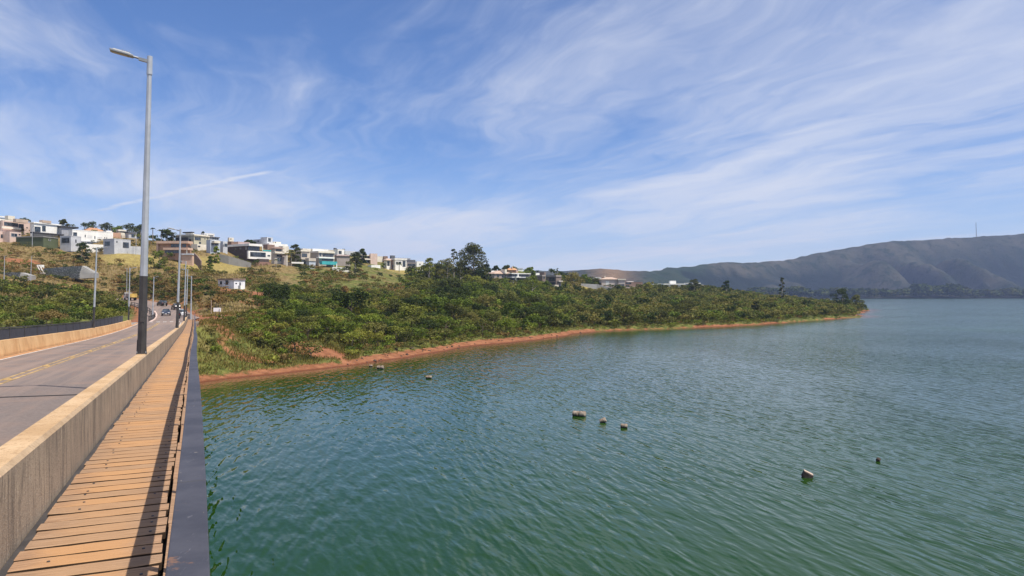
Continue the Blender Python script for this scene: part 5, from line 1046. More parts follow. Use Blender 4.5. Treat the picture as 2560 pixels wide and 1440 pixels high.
# ------------------------------------------------------------------ floats on the lake
m, t, b = new_mat('float_drum')
g = t.nodes.new('ShaderNodeTexCoord').outputs['Object']; n1 = NOISE(t, g, 2.5, 6, .65); geo = t.nodes.new('ShaderNodeNewGeometry'); zs = t.nodes.new('ShaderNodeSeparateXYZ'); t.links.new(geo.outputs['Position'], zs.inputs[0])
c = MIXC(t, RAMP(t, n1, .35, .65), (.17, .12, .085), (.40, .33, .26)); c = MIXC(t, RAMP(t, MATH(t, 'ADD', zs.outputs[2], MATH(t, 'MULTIPLY', n1, .3)), .42, .22), c, (.05, .045, .035))
t.links.new(c, b.inputs['Base Color']); b.inputs['Roughness'].default_value = .9
plain('float_dark', (.07, .05, .042), .95, .3, 2.0)
def drum(name, x, y, w_px, h_px, ang, label, mat='float_drum', tilt=0.0, pieces=1):
    Y = CAM_H * F_PX / (y + h_px * .35 - HY); w = w_px / F_PX * Y; h = h_px / F_PX * Y
    c0 = P(x, y + h_px * .35, Y); c0.z = 0; r = empty(name, c0); tag(r, label, 'float', 'floats adrift on the lake')
    ln = w * .95 / pieces; rad = max(h * .62, ln * .36)
    for k in range(pieces):
        ax = Vector((math.cos(ang), math.sin(ang), math.sin(tilt))); o_ = Vector(((k - (pieces - 1) / 2) * ln, (random.random() - .5) * .3, 0))
        rr = rad * random.uniform(.92, 1.05)
        pr = [(rr * .55, -ln * .5), (rr * .92, -ln * .47), (rr, -ln * .40), (rr * .94, -ln * .2), (rr * 1.0, -ln * .16), (rr * .93, -ln * .1), (rr * .95, ln * .12), (rr, ln * .17), (rr * .93, ln * .22), (rr, ln * .40), (rr * .9, ln * .47), (rr * .5, ln * .5)]
        MB().lathe(o_ + Vector((0, 0, h - rr * 1.0 + .02)), pr, 16, ax).build('drum', MATS[mat], r, loc=(0, 0, 0), smooth=True)
    return r
drum('float', 1448, 1036, 33, 13, R(-25), 'long brown double drum float, largest of the row of three', 'float_drum', 0, 2)
drum('float', 1507, 1052, 17, 11, R(-10), 'pale domed float in the middle of the row of three', 'float_drum', .5)
drum('float', 1560, 1066, 18, 10, R(-15), 'small ribbed barrel float at the right end of the row of three', 'float_drum')
drum('float', 1072, 944, 15, 7, R(-10), 'pair of white rimmed floats alone off the red shore', 'float_drum', 0, 2)
drum('float', 951, 919.5, 17, 8, R(-15), 'twin dark and white floats close to the red shore', 'float_drum', .2, 2)
drum('float', 927, 915, 9, 5, R(5), 'flat cream float touching the red shore', 'float_drum')
drum('float', 2195, 1150, 8, 8, R(40), 'tiny dark float alone at the right', 'float_dark', .6)
# tilted black crate
Y = CAM_H * F_PX / (1193 - HY); c0 = P(2018, 1193, Y); c0.z = 0; r = empty('float', c0); tag(r, 'tilted black block float with pale top edge, nearest at the right', 'float', 'floats adrift on the lake')
ax = Vector((.86, -.25, -.42)).normalized(); bm = MB().box((0, 0, .10), (.62, .5, .42), ax, Vector((.25, .95, 0)), None or ax.cross(Vector((.25, .95, 0)).normalized())); bm.build('block', MATS['float_dark'], r, loc=(0, 0, 0), bevel=.05)
MB().box(Vector((0, 0, .10)) + ax.cross(Vector((.25, .95, 0)).normalized()) * .225 + Vector((.0, .04, 0)), (.60, .42, .05), ax, Vector((.25, .95, 0)), ax.cross(Vector((.25, .95, 0)).normalized())).build('top_edge', W('tan'), r, loc=(0, 0, 0), bevel=.015)
# ------------------------------------------------------------------ foliage
def leaf_mat(name, c_dark, c_lite, c_warm, trans=.25):
    m = bpy.data.materials.new(name); m.use_nodes = True; t = m.node_tree; MATS[name] = m; t.nodes.clear()
    oi = t.nodes.new('ShaderNodeObjectInfo')
    rnd = MATH(t, 'FRACT', MATH(t, 'ADD', ATTR(t, 'tint'), oi.outputs['Random'])); lf = ATTR(t, 'leaf')
    c = MIXC(t, lf, c_dark, c_lite); c = MIXC(t, RAMP(t, rnd, .45, 1.0, 0, .8), c, MIXC(t, lf, tuple(x * .6 for x in c_warm), c_warm))
    c = MIXC(t, RAMP(t, rnd, .25, 0.0, 0, .55), c, tuple(x * .55 for x in c_dark))
    df = t.nodes.new('ShaderNodeBsdfDiffuse'); t.links.new(c, df.inputs[0]); tr = t.nodes.new('ShaderNodeBsdfTranslucent'); t.links.new(MIXC(t, 1.0, c, (1.2, 1.25, .6), 'MULTIPLY'), tr.inputs[0])
    mx = t.nodes.new('ShaderNodeMixShader'); mx.inputs[0].default_value = trans; t.links.new(df.outputs[0], mx.inputs[1]); t.links.new(tr.outputs[0], mx.inputs[2])
    o = t.nodes.new('ShaderNodeOutputMaterial'); t.links.new(mx.outputs[0], o.inputs[0]); return m
leaf_mat('leaf_green', (.052, .082, .016), (.18, .228, .046), (.25, .245, .056)); leaf_mat('leaf_olive', (.058, .066, .020), (.20, .20, .062), (.27, .225, .075))
leaf_mat('leaf_dark', (.022, .036, .014), (.085, .11, .035), (.11, .11, .04)); leaf_mat('leaf_bright', (.09, .13, .02), (.27, .32, .055), (.33, .30, .07)); leaf_mat('leaf_dry', (.12, .085, .032), (.28, .20, .08), (.32, .18, .07))
leaf_mat('grass_blade', (.12, .105, .03), (.29, .25, .075), (.30, .21, .08), .3)
plain('bark', (.13, .10, .075), .95, .25, 2.0); plain('bark_pale', (.32, .28, .23), .95, .2, 2.0)
def crown(seed, n, blobs, leaf, shell=.55, flat_=1.0):
    r = np.random.default_rng(seed); bl = np.array(blobs, float)
    wgt = bl[:, 3] * bl[:, 4]; k = r.choice(len(bl), n, p=wgt / wgt.sum())
    d_ = r.normal(size=(n, 3)); d_ /= np.linalg.norm(d_, axis=1)[:, None]; d_[:, 2] = np.where(d_[:, 2] < -.5, -d_[:, 2], d_[:, 2])
    rad = shell + (1 - shell) * r.random(n) ** .6
    c_ = bl[k, :3] + d_ * rad[:, None] * np.stack([bl[k, 3], bl[k, 3], bl[k, 4]], 1)
    nr = d_ + r.normal(size=(n, 3)) * .55; nr[:, 2] += .25; nr /= np.linalg.norm(nr, axis=1)[:, None]
    t1 = np.cross(nr, r.normal(size=(n, 3))); t1 /= np.linalg.norm(t1, axis=1)[:, None]; t2 = np.cross(nr, t1)
    s_ = leaf * r.uniform(.55, 1.35, n)[:, None]; a = t1 * s_; b_ = t2 * s_ * r.uniform(.45, .9, n)[:, None]
    v = np.stack([c_ - a, c_ - b_ * .9, c_ + a, c_ + b_], 1).reshape(-1, 3)
    lf = np.repeat(np.clip(r.normal(.5, .25, n), 0, 1), 4)
    return v.astype(np.float32), lf.astype(np.float32)
def quads_mesh(name, v, lf, tint=None, mat=None):
    me = bpy.data.meshes.new(name); n = len(v) // 4; me.vertices.add(len(v)); me.vertices.foreach_set('co', v.ravel())
    me.loops.add(len(v)); me.loops.foreach_set('vertex_index', np.arange(len(v), dtype=np.int32)); me.polygons.add(n); me.polygons.foreach_set('loop_start', (np.arange(n) * 4).astype(np.int32))
    a = me.attributes.new('leaf', 'FLOAT', 'POINT'); a.data.foreach_set('value', lf)
    if tint is not None: a = me.attributes.new('tint', 'FLOAT', 'POINT'); a.data.foreach_set('value', tint)
    me.update(calc_edges=True)
    if mat: me.materials.append(MATS[mat])
    return me
def blobs_round(seed, k, w, h, base):
    r = random.Random(seed); out = [(0, 0, base + h * .5, w * .36, h * .42)]
    for i in range(k):
        a = 2 * math.pi * i / k + r.uniform(-.4, .4); q = r.uniform(.25, .42) * w
        out.append((math.cos(a) * q, math.sin(a) * q, base + h * r.uniform(.30, .80), w * r.uniform(.16, .26), h * r.uniform(.18, .30)))
    return out
# kinds at unit height 1 (x scale): width, base height
def kind(seed, w, base, k, n_hi, n_lo, leaf_hi, leaf_lo, h=None):
    bl = blobs_round(seed, k, w, (h or 1.0 - base), base)
    return dict(hi=crown(seed, n_hi, bl, leaf_hi), lo=crown(seed + 50, n_lo, bl, leaf_lo), base=base, w=w, bl=bl)
KINDS_ = [kind(1, 1.25, .10, 6, 900, 135, .041, .096), kind(2, 1.15, .15, 7, 950, 135, .040, .094), kind(3, .95, .22, 7, 950, 140, .036, .086), kind(4, .80, .28, 8, 1000, 150, .032, .078), kind(5, 1.5, .08, 7, 900, 135, .045, .106), kind(6, 1.1, .30, 6, 520, 95, .040, .084)]
def trunk_mesh(seed, kd, hgt_rad=.028):
    r = random.Random(seed); mb = MB(); top = Vector((r.uniform(-.06, .06), r.uniform(-.06, .06), kd['base'] + .30)); mb.tube((0, 0, -.12), top, hgt_rad, hgt_rad * .6, 6)
    for b_ in kd['bl'][1:5]: mb.tube(top * .75, Vector(b_[:3]), hgt_rad * .5, hgt_rad * .2, 5)
    return mb.mesh('trunk')
HI = [[quads_mesh('crown', *k_['hi'], mat=mt) for mt in ('leaf_green', 'leaf_olive', 'leaf_dark', 'leaf_bright', 'leaf_dry')] for k_ in KINDS_]
TRK = []
for i, k_ in enumerate(KINDS_):
    me = trunk_mesh(i, k_); me.materials.append(MATS['bark']); TRK.append(me)
def put_tree(name, loc, h, ki, mi, label, cat, group, w=1.0):
    r = empty(name, loc, random.uniform(0, 6.28)); tag(r, label, cat, group); r.scale = (h * w, h * w, h)
    o = bpy.data.objects.new('crown', HI[ki][mi]); col.objects.link(o); o.parent = r
    o = bpy.data.objects.new('trunk', TRK[ki]); col.objects.link(o); o.parent = r
    return r
MI = dict(leaf_green=0, leaf_olive=1, leaf_dark=2, leaf_bright=3, leaf_dry=4)
# where houses, road, bridge and bare soil keep the ground clear
HB = np.array([(q[0], q[1]) for q in HOUSE_PTS] + [tuple(P(*q))[:2] for q in [(575, 725, 237), (598, 725, 237), (585, 728, 231), (610, 728, 231)]])
def clear_of(x, y, rad=4.5):
    return np.hypot(x[:, None] - HB[None, :, 0], y[:, None] - HB[None, :, 1]).min(1) > rad
def soil_at(x, y):
    ix = np.clip(((x - GX0) / GS + .5).astype(int), 0, len(gx) - 1); iy = np.clip(((y - GY0) / GS + .5).astype(int), 0, len(gy) - 1)
    sg_ = soil.reshape(XX.shape)[iy, ix]; lw = lawn.reshape(XX.shape)[iy, ix]; dm = dmin.reshape(XX.shape)[iy, ix]
    return sg_, lw, dm
def scatter(n, x0, x1, d0, d1, min_d):
    """random ground points in a wedge of the view, kept apart from each other"""
    px = rng.uniform(x0, x1, n); d_ = np.sqrt(rng.uniform(d0 ** 2, d1 ** 2, n)); x = (px - CX) / F_PX * d_; y = d_
    ok = (x > GX0 + 3) & (x < GX1 - 3) & (y > GY0 + 3) & (y < GY1 - 3); x, y = x[ok], y[ok]
    cell = {}; keep = []
    for i in range(len(x)):
        c_ = (int(x[i] // min_d), int(y[i] // min_d)); bad = False
        for a in (-1, 0, 1):
            for b_ in (-1, 0, 1):
                for j in cell.get((c_[0] + a, c_[1] + b_), ()):
                    if (x[i] - x[j]) ** 2 + (y[i] - y[j]) ** 2 < min_d ** 2: bad = True
        if not bad: cell.setdefault(c_, []).append(i); keep.append(i)
    x, y = x[keep], y[keep]; return x, y, ground(x, y)
PLANTS = []      # x, y, z, height, kind, material, zone
def add_zone(zone, x, y, z, hlo, hhi, kinds, mats, pm_w, keepf, smax=.5):
    sg_, lw, dm = soil_at(x, y); sb_ = x * U.x + y * U.y; tb2 = x * V.x + y * V.y
    ok = keepf(x, y, z) & (sg_ < smax) & (lw < .4) & (dm > 8) & ~((sb_ < S_END + 4) & (tb2 > -12.5) & (tb2 < 1.6)) & clear_of(x, y)
    for i in np.where(ok)[0]:
        PLANTS.append((x[i], y[i], z[i], rng.uniform(hlo, hhi) * (1.0 + .25 * (rng.random() < .08)), kinds[rng.integers(len(kinds))], mats[rng.choice(len(mats), p=pm_w)], zone))
pxf = lambda x, y: CX + F_PX * x / y
pyf = lambda x, y, z: HY + F_PX * (CAM_H - z) / y
# the thicket along the right shore, low domes packed together
x, y, z = scatter(26000, 1330, 2190, 215, 600, 2.9)
add_zone('shore', x, y, z, 2.6, 4.4, [0, 1, 4, 2], ['leaf_olive', 'leaf_green', 'leaf_dark'], [.66, .18, .16], lambda x, y, z: (z > .75) & (pxf(x, y) > 1330 + (y - 215) * .25))
# the middle wood, mixed and taller
x, y, z = scatter(22000, 600, 1420, 118, 420, 2.5)
add_zone('wood', x, y, z, 2.3, 4.8, [0, 1, 2, 3, 5], ['leaf_green', 'leaf_olive', 'leaf_dark', 'leaf_bright'], [.42, .30, .18, .10],
         lambda x, y, z: (z > 1.2) & (pxf(x, y) > 640 + np.maximum(0, 150 - y) * 2.5) & (pxf(x, y) < 1420) & ((y < 215 + 0.10 * (pxf(x, y) - 640)) | (pxf(x, y) > 1020)))
# the upper slope below the houses: low grey green scrub
x, y, z = scatter(16000, 490, 1060, 170, 360, 2.3)
add_zone('slope', x, y, z, 1.0, 2.8, [0, 4, 1, 5], ['leaf_olive', 'leaf_green', 'leaf_dry', 'leaf_dark'], [.48, .14, .30, .08],
         lambda x, y, z: ((y > 212 + 0.10 * (pxf(x, y) - 640)) | (pxf(x, y) < 640)) & (pxf(x, y) < 1030) & (vnoise(x, y, 11, 33) > .40) & (y > 150))
# left slope above the road: dry scrub with dark bushes
x, y, z = scatter(9000, -60, 490, 205, 330, 2.6)
add_zone('left', x, y, z, .9, 2.6, [0, 4, 5, 1], ['leaf_dry', 'leaf_olive', 'leaf_green', 'leaf_dark'], [.40, .30, .14, .16], lambda x, y, z: (vnoise(x, y, 13, 44) > .34) & (z > 9.5))
# hollow left of the bridge: green bushes
x, y, z = scatter(5000, -60, 400, 100, 222, 2.6)
add_zone('hollow', x, y, z, 1.2, 3.2, [0, 1, 4, 2], ['leaf_olive', 'leaf_green', 'leaf_dark', 'leaf_dry'], [.40, .34, .20, .06], lambda x, y, z: (z > 1.0) & (pyf(x, y, z) > 700) & (vnoise(x, y, 12, 61) > .28))
# bank at the bridge end: low bushes
x, y, z = scatter(6000, 490, 900, 97, 150, 1.25)
add_zone('bank', x, y, z, .6, 1.9, [0, 4, 1, 5], ['leaf_bright', 'leaf_green', 'leaf_olive', 'leaf_dry'], [.30, .28, .26, .16], lambda x, y, z: (z > .8) & (vnoise(x, y, 5, 55) > .36) & (pxf(x, y) < 660 + (y - 98) * 4))
# taller trees rising out of the wood and the thicket
x, y, z = scatter(3000, 700, 1440, 135, 420, 9.0)
add_zone('wood', x, y, z, 5.0, 8.5, [2, 3, 3, 1], ['leaf_green', 'leaf_olive', 'leaf_dark'], [.30, .25, .45], lambda x, y, z: (z > 2.0) & (pxf(x, y) > 690) & ((pxf(x, y) > 1000) | (y < 185)) & ~((pxf(x, y) > 1190) & (y > 315)) & (vnoise(x, y, 30, 91) > .40) & ((y < 225 + 0.10 * (pxf(x, y) - 640)) | (pxf(x, y) > 1020)))
x, y, z = scatter(2500, 1380, 2120, 240, 560, 14.0)
add_zone('shore', x, y, z, 4.2, 6.5, [2, 3, 1], ['leaf_olive', 'leaf_dark'], [.5, .5], lambda x, y, z: (z > 1.5) & (vnoise(x, y, 40, 92) > .45))
# low shrubs along the whole shore edge
x, y, z = scatter(40000, 860, 2180, 118, 520, 1.5)
add_zone('edge', x, y, z, .7, 1.8, [0, 4, 1], ['leaf_olive', 'leaf_green', 'leaf_bright', 'leaf_dry'], [.36, .32, .16, .16], lambda x, y, z: (z > np.where(pxf(x, y) > 1480, .22, .55) + .5 * (vnoise(x, y, 9, 88) - .3)) & (z < 2.9) & (vnoise(x, y, 6, 77) > .06), 1.1)
# round the houses: garden shrubs
x, y, z = scatter(1400, -40, 1800, 300, 580, 5.5)
add_zone('garden', x, y, z, 1.8, 4.0, [1, 2, 3], ['leaf_dark', 'leaf_green'], [.6, .4], lambda x, y, z: (vnoise(x, y, 17, 66) > .45) & (y > 300))
# cut bank over the road: dark dry scrub hanging on it
x, y, z = scatter(5000, 300, 500, 160, 272, 1.25)
add_zone('cut', x, y, z, .9, 1.9, [0, 4], ['leaf_dry', 'leaf_dark', 'leaf_olive'], [.45, .30, .25], lambda x, y, z: (z > 9.3) & (z < 17.5), 2.0)
LBL = dict(edge=('low bush at the upper edge of the red beach', 'bush'), shore=('olive domed shrub in the packed thicket above the right shore', 'shrub'), wood=('leafy tree in the mixed wood above the red beach', 'tree'), slope=('low grey green shrub on the slope below the houses', 'shrub'),
           left=('scrubby bush on the dry slope above the uphill road', 'bush'), hollow=('dark green bush in the hollow left of the bridge', 'bush'), bank=('small leafy bush on the bank below the end of the bridge', 'bush'),
           garden=('dark garden tree among the hillside houses', 'tree'), cut=('dry shrub hanging on the shaded road cutting', 'shrub'))
size = np.array([p[3] / p[1] for p in PLANTS]); vis = np.array([1.0 if 0 <= pxf(p[0], p[1]) <= 2560 else 0 for p in PLANTS]); hid = np.array([.25 if p[6] == 'garden' else 1.0 for p in PLANTS])
order = np.argsort(-size * vis * hid); n_ind = 300; ind = set(order[:n_ind].tolist())
groups = {}
for i, (x, y, z, h, ki, mt, zone) in enumerate(PLANTS):
    if i in ind:
        lb, ct = LBL[zone]; px_ = pxf(x, y)
        tone = dict(leaf_green='mid green', leaf_olive='olive', leaf_dark='dark green', leaf_bright='bright yellow green', leaf_dry='dry brown')[mt]; form = ['round', 'lumpy', 'upright', 'tall slim', 'broad low', 'thin open'][ki]
        if zone == 'wood': lb = f"{tone} {form} tree in the wood " + ('right of the dirt track' if px_ < 760 else 'below the turquoise awning' if px_ < 930 else 'below the white gabled house' if px_ < 1090 else 'below the tallest tree' if px_ < 1230 else 'below the taupe mansion')
        elif zone == 'hollow': lb = f"{tone} {form} bush in the hollow " + ('at the left edge' if px_ < 120 else 'left of the left lamps' if px_ < 225 else 'between the left lamps' if px_ < 320 else 'behind the nearest lamp')
        elif zone == 'bank': lb = f"{tone} {form} bush on the bank " + ('beside the handrail' if px_ < 580 else 'below the dirt track' if px_ < 700 else 'near the red clearing')
        elif zone == 'edge': lb = f"{tone} {form} bush at the upper edge of the red beach"
        put_tree(ct if ct != 'shrub' else 'shrub', (x, y, z - .05), h, ki, MI[mt], lb, ct, 'plants: ' + lb, random.uniform(.9, 1.2))
    else: groups.setdefault((zone, mt), []).append((x, y, z, h, ki))
STUFF = dict(edge='edge_bushes', shore='thicket', wood='wood', slope='scrub', left='dry_scrub', hollow='hollow_bushes', bank='bank_bushes', garden='garden_shrubs', cut='cutting_scrub')
merged = {}
for (zone, mt), lst in groups.items():
    for ki in sorted(set(q[4] for q in lst)):
        pr, lf = KINDS_[ki]['lo']; q = np.array([l[:4] for l in lst if l[4] == ki], np.float32); n = len(q)
        an = rng.uniform(0, 6.283, n); w = q[:, 3] * rng.uniform(.9, 1.25, n)
        c_, s_ = np.cos(an), np.sin(an)
        v = np.empty((n, len(pr), 3), np.float32)
        v[:, :, 0] = (pr[None, :, 0] * c_[:, None] - pr[None, :, 1] * s_[:, None]) * w[:, None] + q[:, 0:1]
        v[:, :, 1] = (pr[None, :, 0] * s_[:, None] + pr[None, :, 1] * c_[:, None]) * w[:, None] + q[:, 1:2]
        v[:, :, 2] = pr[None, :, 2] * q[:, 3:4] + q[:, 2:3] - .05
        merged.setdefault(zone, []).append((mt, v.reshape(-1, 3), np.tile(lf, n), np.repeat(rng.random(n).astype(np.float32), len(pr))))
LBS = dict(edge='low bushes along the upper edge of the red beach', shore='dense olive thicket covering the right shore', wood='mixed green wood on the middle slope', slope='low scrub covering the slope below the houses', left='dry brown scrub on the slope above the uphill road', hollow='bushes filling the hollow left of the bridge', bank='small bushes scattered on the near bank', garden='shrubs and small trees between the houses', cut='scrub hanging on the road cutting')
for zone, parts_ in merged.items():
    mts = sorted(set(p[0] for p in parts_)); v = np.concatenate([p[1] for p in parts_]); lf = np.concatenate([p[2] for p in parts_]); ti = np.concatenate([p[3] for p in parts_])
    me = quads_mesh(STUFF[zone], v, lf, ti)
    for k_ in mts: me.materials.append(MATS[k_])
    me.polygons.foreach_set('material_index', np.concatenate([np.full(len(p[1]) // 4, mts.index(p[0]), np.int32) for p in parts_]))
    tag(link_mesh(STUFF[zone], me), LBS[zone], None, None, 'stuff')
print('plants', len(PLANTS), {k: sum(len(p[1]) // 4 for p in v) for k, v in merged.items()})

# grass: tufts of crossing blades
def grass(name, label, pts, hlo, hhi, per=6):
    n = len(pts) * per; base = np.repeat(pts, per, 0) + np.column_stack([rng.normal(0, .22, (n, 2)), np.zeros(n)]); an = rng.uniform(0, 6.283, n); h = rng.uniform(hlo, hhi, n); w = rng.uniform(.05, .12, n); ln = rng.normal(0, .3, (n, 2)) * h[:, None]
    dx = np.column_stack([np.cos(an) * w, np.sin(an) * w, np.zeros(n)]); tip = base + np.column_stack([ln, h]); mid = base * .5 + tip * .5; mid[:, 2] += h * .08
    v = np.stack([base - dx, mid - dx * .6, tip, mid + dx * .9], 1).reshape(-1, 3).astype(np.float32)
    me = quads_mesh(name, v, np.repeat(np.clip(rng.normal(.5, .25, n), 0, 1).astype(np.float32), 4), np.repeat(np.repeat(rng.random(len(pts)).astype(np.float32), per), 4), 'grass_blade')
    tag(link_mesh(name, me), label, None, None, 'stuff')
x, y, z = scatter(26000, 488, 900, 96, 150, .42); sg_, lw, dm = soil_at(x, y); ok = (z > .55) & (sg_ < .7) & ~((x * U.x + y * U.y < S_END) & (x * V.x + y * V.y < .5)); grass('grass', 'rough yellow green grass on the near bank', np.column_stack([x, y, z])[ok], .25, .75)
x, y, z = scatter(30000, 860, 1900, 120, 330, .7); sg_, lw, dm = soil_at(x, y); ok = (z > .6) & (z < 3.2) & (sg_ < .75); grass('shore_grass', 'rough grass along the upper edge of the beach', np.column_stack([x, y, z])[ok], .35, .9, 5)
x, y, z = scatter(16000, -40, 700, 150, 330, 1.1); sg_, lw, dm = soil_at(x, y); ok = (z > 7) & (sg_ < .5) & (lw < .3) & (dm > 5.5) & clear_of(x, y, 3); grass('dry_grass', 'tall dry grass on the upper slopes', np.column_stack([x, y, z])[ok], .5, 1.3, 5)

# ------------------------------------------------------------------ trees that stand out
def big_tree(label, px, y_top, y_base, Y, w_px, seed, mat='leaf_dark', base=.35, nblob=16, n=2600, leaf=.34, name='tree', bark='bark_pale', spread=1.0, ground_it=True, cat='tree', round_=.8, group=None):
    r = random.Random(seed); q = P(px, y_base, Y)
    if ground_it: q.z = G(q.x, q.y) - .2
    H = CAM_H + (HY - y_top) / F_PX * Y - q.z; Wd = w_px / F_PX * Y
    root = empty(name, q, 0); tag(root, label, cat, group); bl = []
    for i in range(nblob):
        f = base + (1 - base) * (i + .5) / nblob; env = math.sin(math.pi * min(1, max(.06, (f - base) / (1 - base) * .82 + .14))) ** round_
        a = i * 2.4 + r.uniform(-.5, .5); q_ = Wd * .5 * env * r.uniform(.35, .85) * spread; s_ = Wd * r.uniform(.13, .21)
        bl.append((math.cos(a) * q_, math.sin(a) * q_, H * f - s_ * .3, s_, s_ * .72))
    bl.append((0, 0, H - Wd * .14, Wd * .17, Wd * .14))
    v, lf = crown(seed, n, bl, leaf, .45)
    me = quads_mesh('crown', v, lf, None, mat); o = link_mesh('crown', me, None, root, (0, 0, 0))
    mb = MB(); tr_ = H * .022 + .1; top = Vector((Wd * .03, 0, H * .72)); pts = [Vector((0, 0, -.5)), Vector((r.uniform(-.2, .2), 0, H * .3)), top]
    for i in range(2): mb.tube(pts[i], pts[i + 1], tr_ * (1 - .3 * i), tr_ * (.7 - .35 * i), 8)
    for b_ in bl[::1]:
        f = min(.68, max(.22, b_[2] / H - .18)); st = pts[0].lerp(top, f / .72); mb.tube(st, Vector(b_[:3]), tr_ * .30, tr_ * .1, 5)
    mb.build('trunk', MATS[bark], root, loc=(0, 0, 0)); return root
big_tree('tallest tree, a dark open crowned giant on the skyline left of the mansion', 1183, 611, 735, 372, 98, 11, 'leaf_dark', .30, 26, 5200, .42, spread=1.05)
big_tree('slim side tree with a small tuft crown leaning left of the tallest tree', 1134, 622, 700, 380, 26, 12, 'leaf_dark', .72, 5, 420, .34)
for k, a in enumerate([('dark crown filling the gap left of the tallest tree', 1150, 652, 735, 362, 62, 'leaf_dark', .2), ('dark low crown at the foot of the tallest tree', 1200, 672, 738, 360, 60, 'leaf_dark', .15), ('olive crown between the white end block and the tallest tree', 1094, 662, 732, 364, 54, 'leaf_olive', .2), ('brownish olive round tree left of the tallest tree', 1118, 647, 735, 362, 62, 'leaf_olive', .25), ('green tree in front of the white end block house', 1072, 645, 725, 352, 42, 'leaf_green', .3), ('pointed dark treetop just right of the tallest tree', 1214, 660, 735, 368, 36, 'leaf_dark', .25), ('dark round crowned tree between the awning house and cream terraces', 888, 630, 690, 338, 58, 'leaf_dark', .25),
                      ('spreading grey green tree behind the garage of the beige house', 738, 611, 672, 345, 36, 'leaf_dark', .3), ('feathery tree on the skyline right of the dark round crowned tree', 905, 622, 662, 384, 30, 'leaf_dark', .5), ('green tree half hiding the balconies of the mansion', 1330, 690, 765, 352, 62, 'leaf_green', .2), ('rounded tree above the long mansion balcony', 1326, 668, 715, 430, 34, 'leaf_green', .3),
                      ('spreading green tree right of the tall brick house', 1432, 682, 720, 445, 58, 'leaf_olive', .25), ('dark tree left of the small white flat roofed house', 1462, 686, 722, 455, 34, 'leaf_green', .2), ('leafy tree in front of the grey ridge house', 1736, 698, 728, 520, 38, 'leaf_dark', .3), ('dark egg shaped conifer standing alone on the right ridge', 1816, 702, 732, 530, 24, 'leaf_dark', .06), ('bright green bush tree right of the dark brown house', 1620, 706, 726, 455, 26, 'leaf_bright', .1),
                      ('layered tall conifer rising over the right thicket', 1955, 694, 745, 470, 19, 'leaf_dark', .45), ('dark wide tree near the tip of the point', 2105, 722, 768, 470, 58, 'leaf_dark', .15), ('olive tree at the tip of the point', 2140, 738, 772, 490, 40, 'leaf_olive', .12), ('lone shadowy tree at the waterside of the point', 1890, 752, 806, 312, 34, 'leaf_dark', .02), ('big dark tree overhanging the right shore', 1520, 776, 826, 242, 66, 'leaf_dark', .02),
                      ('dark tree cluster on the far left skyline behind the tan roof box', 158, 549, 600, 345, 34, 'leaf_dark', .25), ('wide flat topped tree on the left skyline', 228, 555, 600, 380, 62, 'leaf_dark', .3), ('second flat topped tree on the left skyline', 264, 558, 600, 385, 56, 'leaf_dark', .3), ('grey green tree on the left skyline beside the near lamp', 322, 559, 602, 392, 62, 'leaf_dark', .3), ('small tree on the left skyline right of the flat topped trees', 296, 566, 602, 388, 48, 'leaf_green', .3), ('dark tree behind the near lamp post', 350, 562, 602, 380, 56, 'leaf_dark', .2),
                      ('layered green tree below the left end of the salmon house', 398, 628, 668, 290, 52, 'leaf_green', .1), ('dark olive tree below the pale grey box houses', 205, 606, 642, 284, 46, 'leaf_dark', .12), ('green tree by the blue grey house', 540, 616, 640, 316, 24, 'leaf_bright', .1), ('shadowy trees behind the mansion left annex', 1240, 664, 700, 430, 26, 'leaf_dark', .2), ('dark tree left of the orange roof', 1266, 664, 700, 452, 34, 'leaf_dark', .2),
                      ('bare looking grey tree standing in the slope scrub', 862, 715, 762, 235, 34, 'leaf_dry', .45), ('small flat topped tree on the bare lawn', 525, 640, 652, 300, 20, 'leaf_green', .5), ('tree above the pink front wing on the ridge', 625, 601, 640, 372, 30, 'leaf_dark', .2), ('twin treetops over the ridge at the white windows house', 508, 579, 610, 372, 14, 'leaf_dark', .5), ('round bush tree at the shore below the wood', 650, 846, 872, 118, 30, 'leaf_dark', .15), ('leafy dark bush tree beside the boathouse hollow', 700, 842, 875, 119, 44, 'leaf_olive', .1)]):
    lb, px, yt, yb, Y, wpx, mt, bs = a; big_tree(lb, px, yt, yb, Y, wpx, 100 + k, mt, bs * .35, 14, 1700, .30 * Y / 380 + .06)
# clipped conical hedge
q = P(1412, 730, 415); q.z = G(q.x, q.y); hg = empty('hedge', q); tag(hg, 'dark clipped hedge wedge beside the yellow lawn', 'hedge'); Hh = CAM_H + (HY - 705) / F_PX * 415 - q.z
v, lf = crown(77, 900, [(-.8 + .18 * k, 0, Hh * (.15 + .085 * k), 1.15 - .09 * k, Hh * .16) for k in range(10)], .22); link_mesh('foliage', quads_mesh('foliage', v, lf, None, 'leaf_dark'), None, hg, (0, 0, 0))

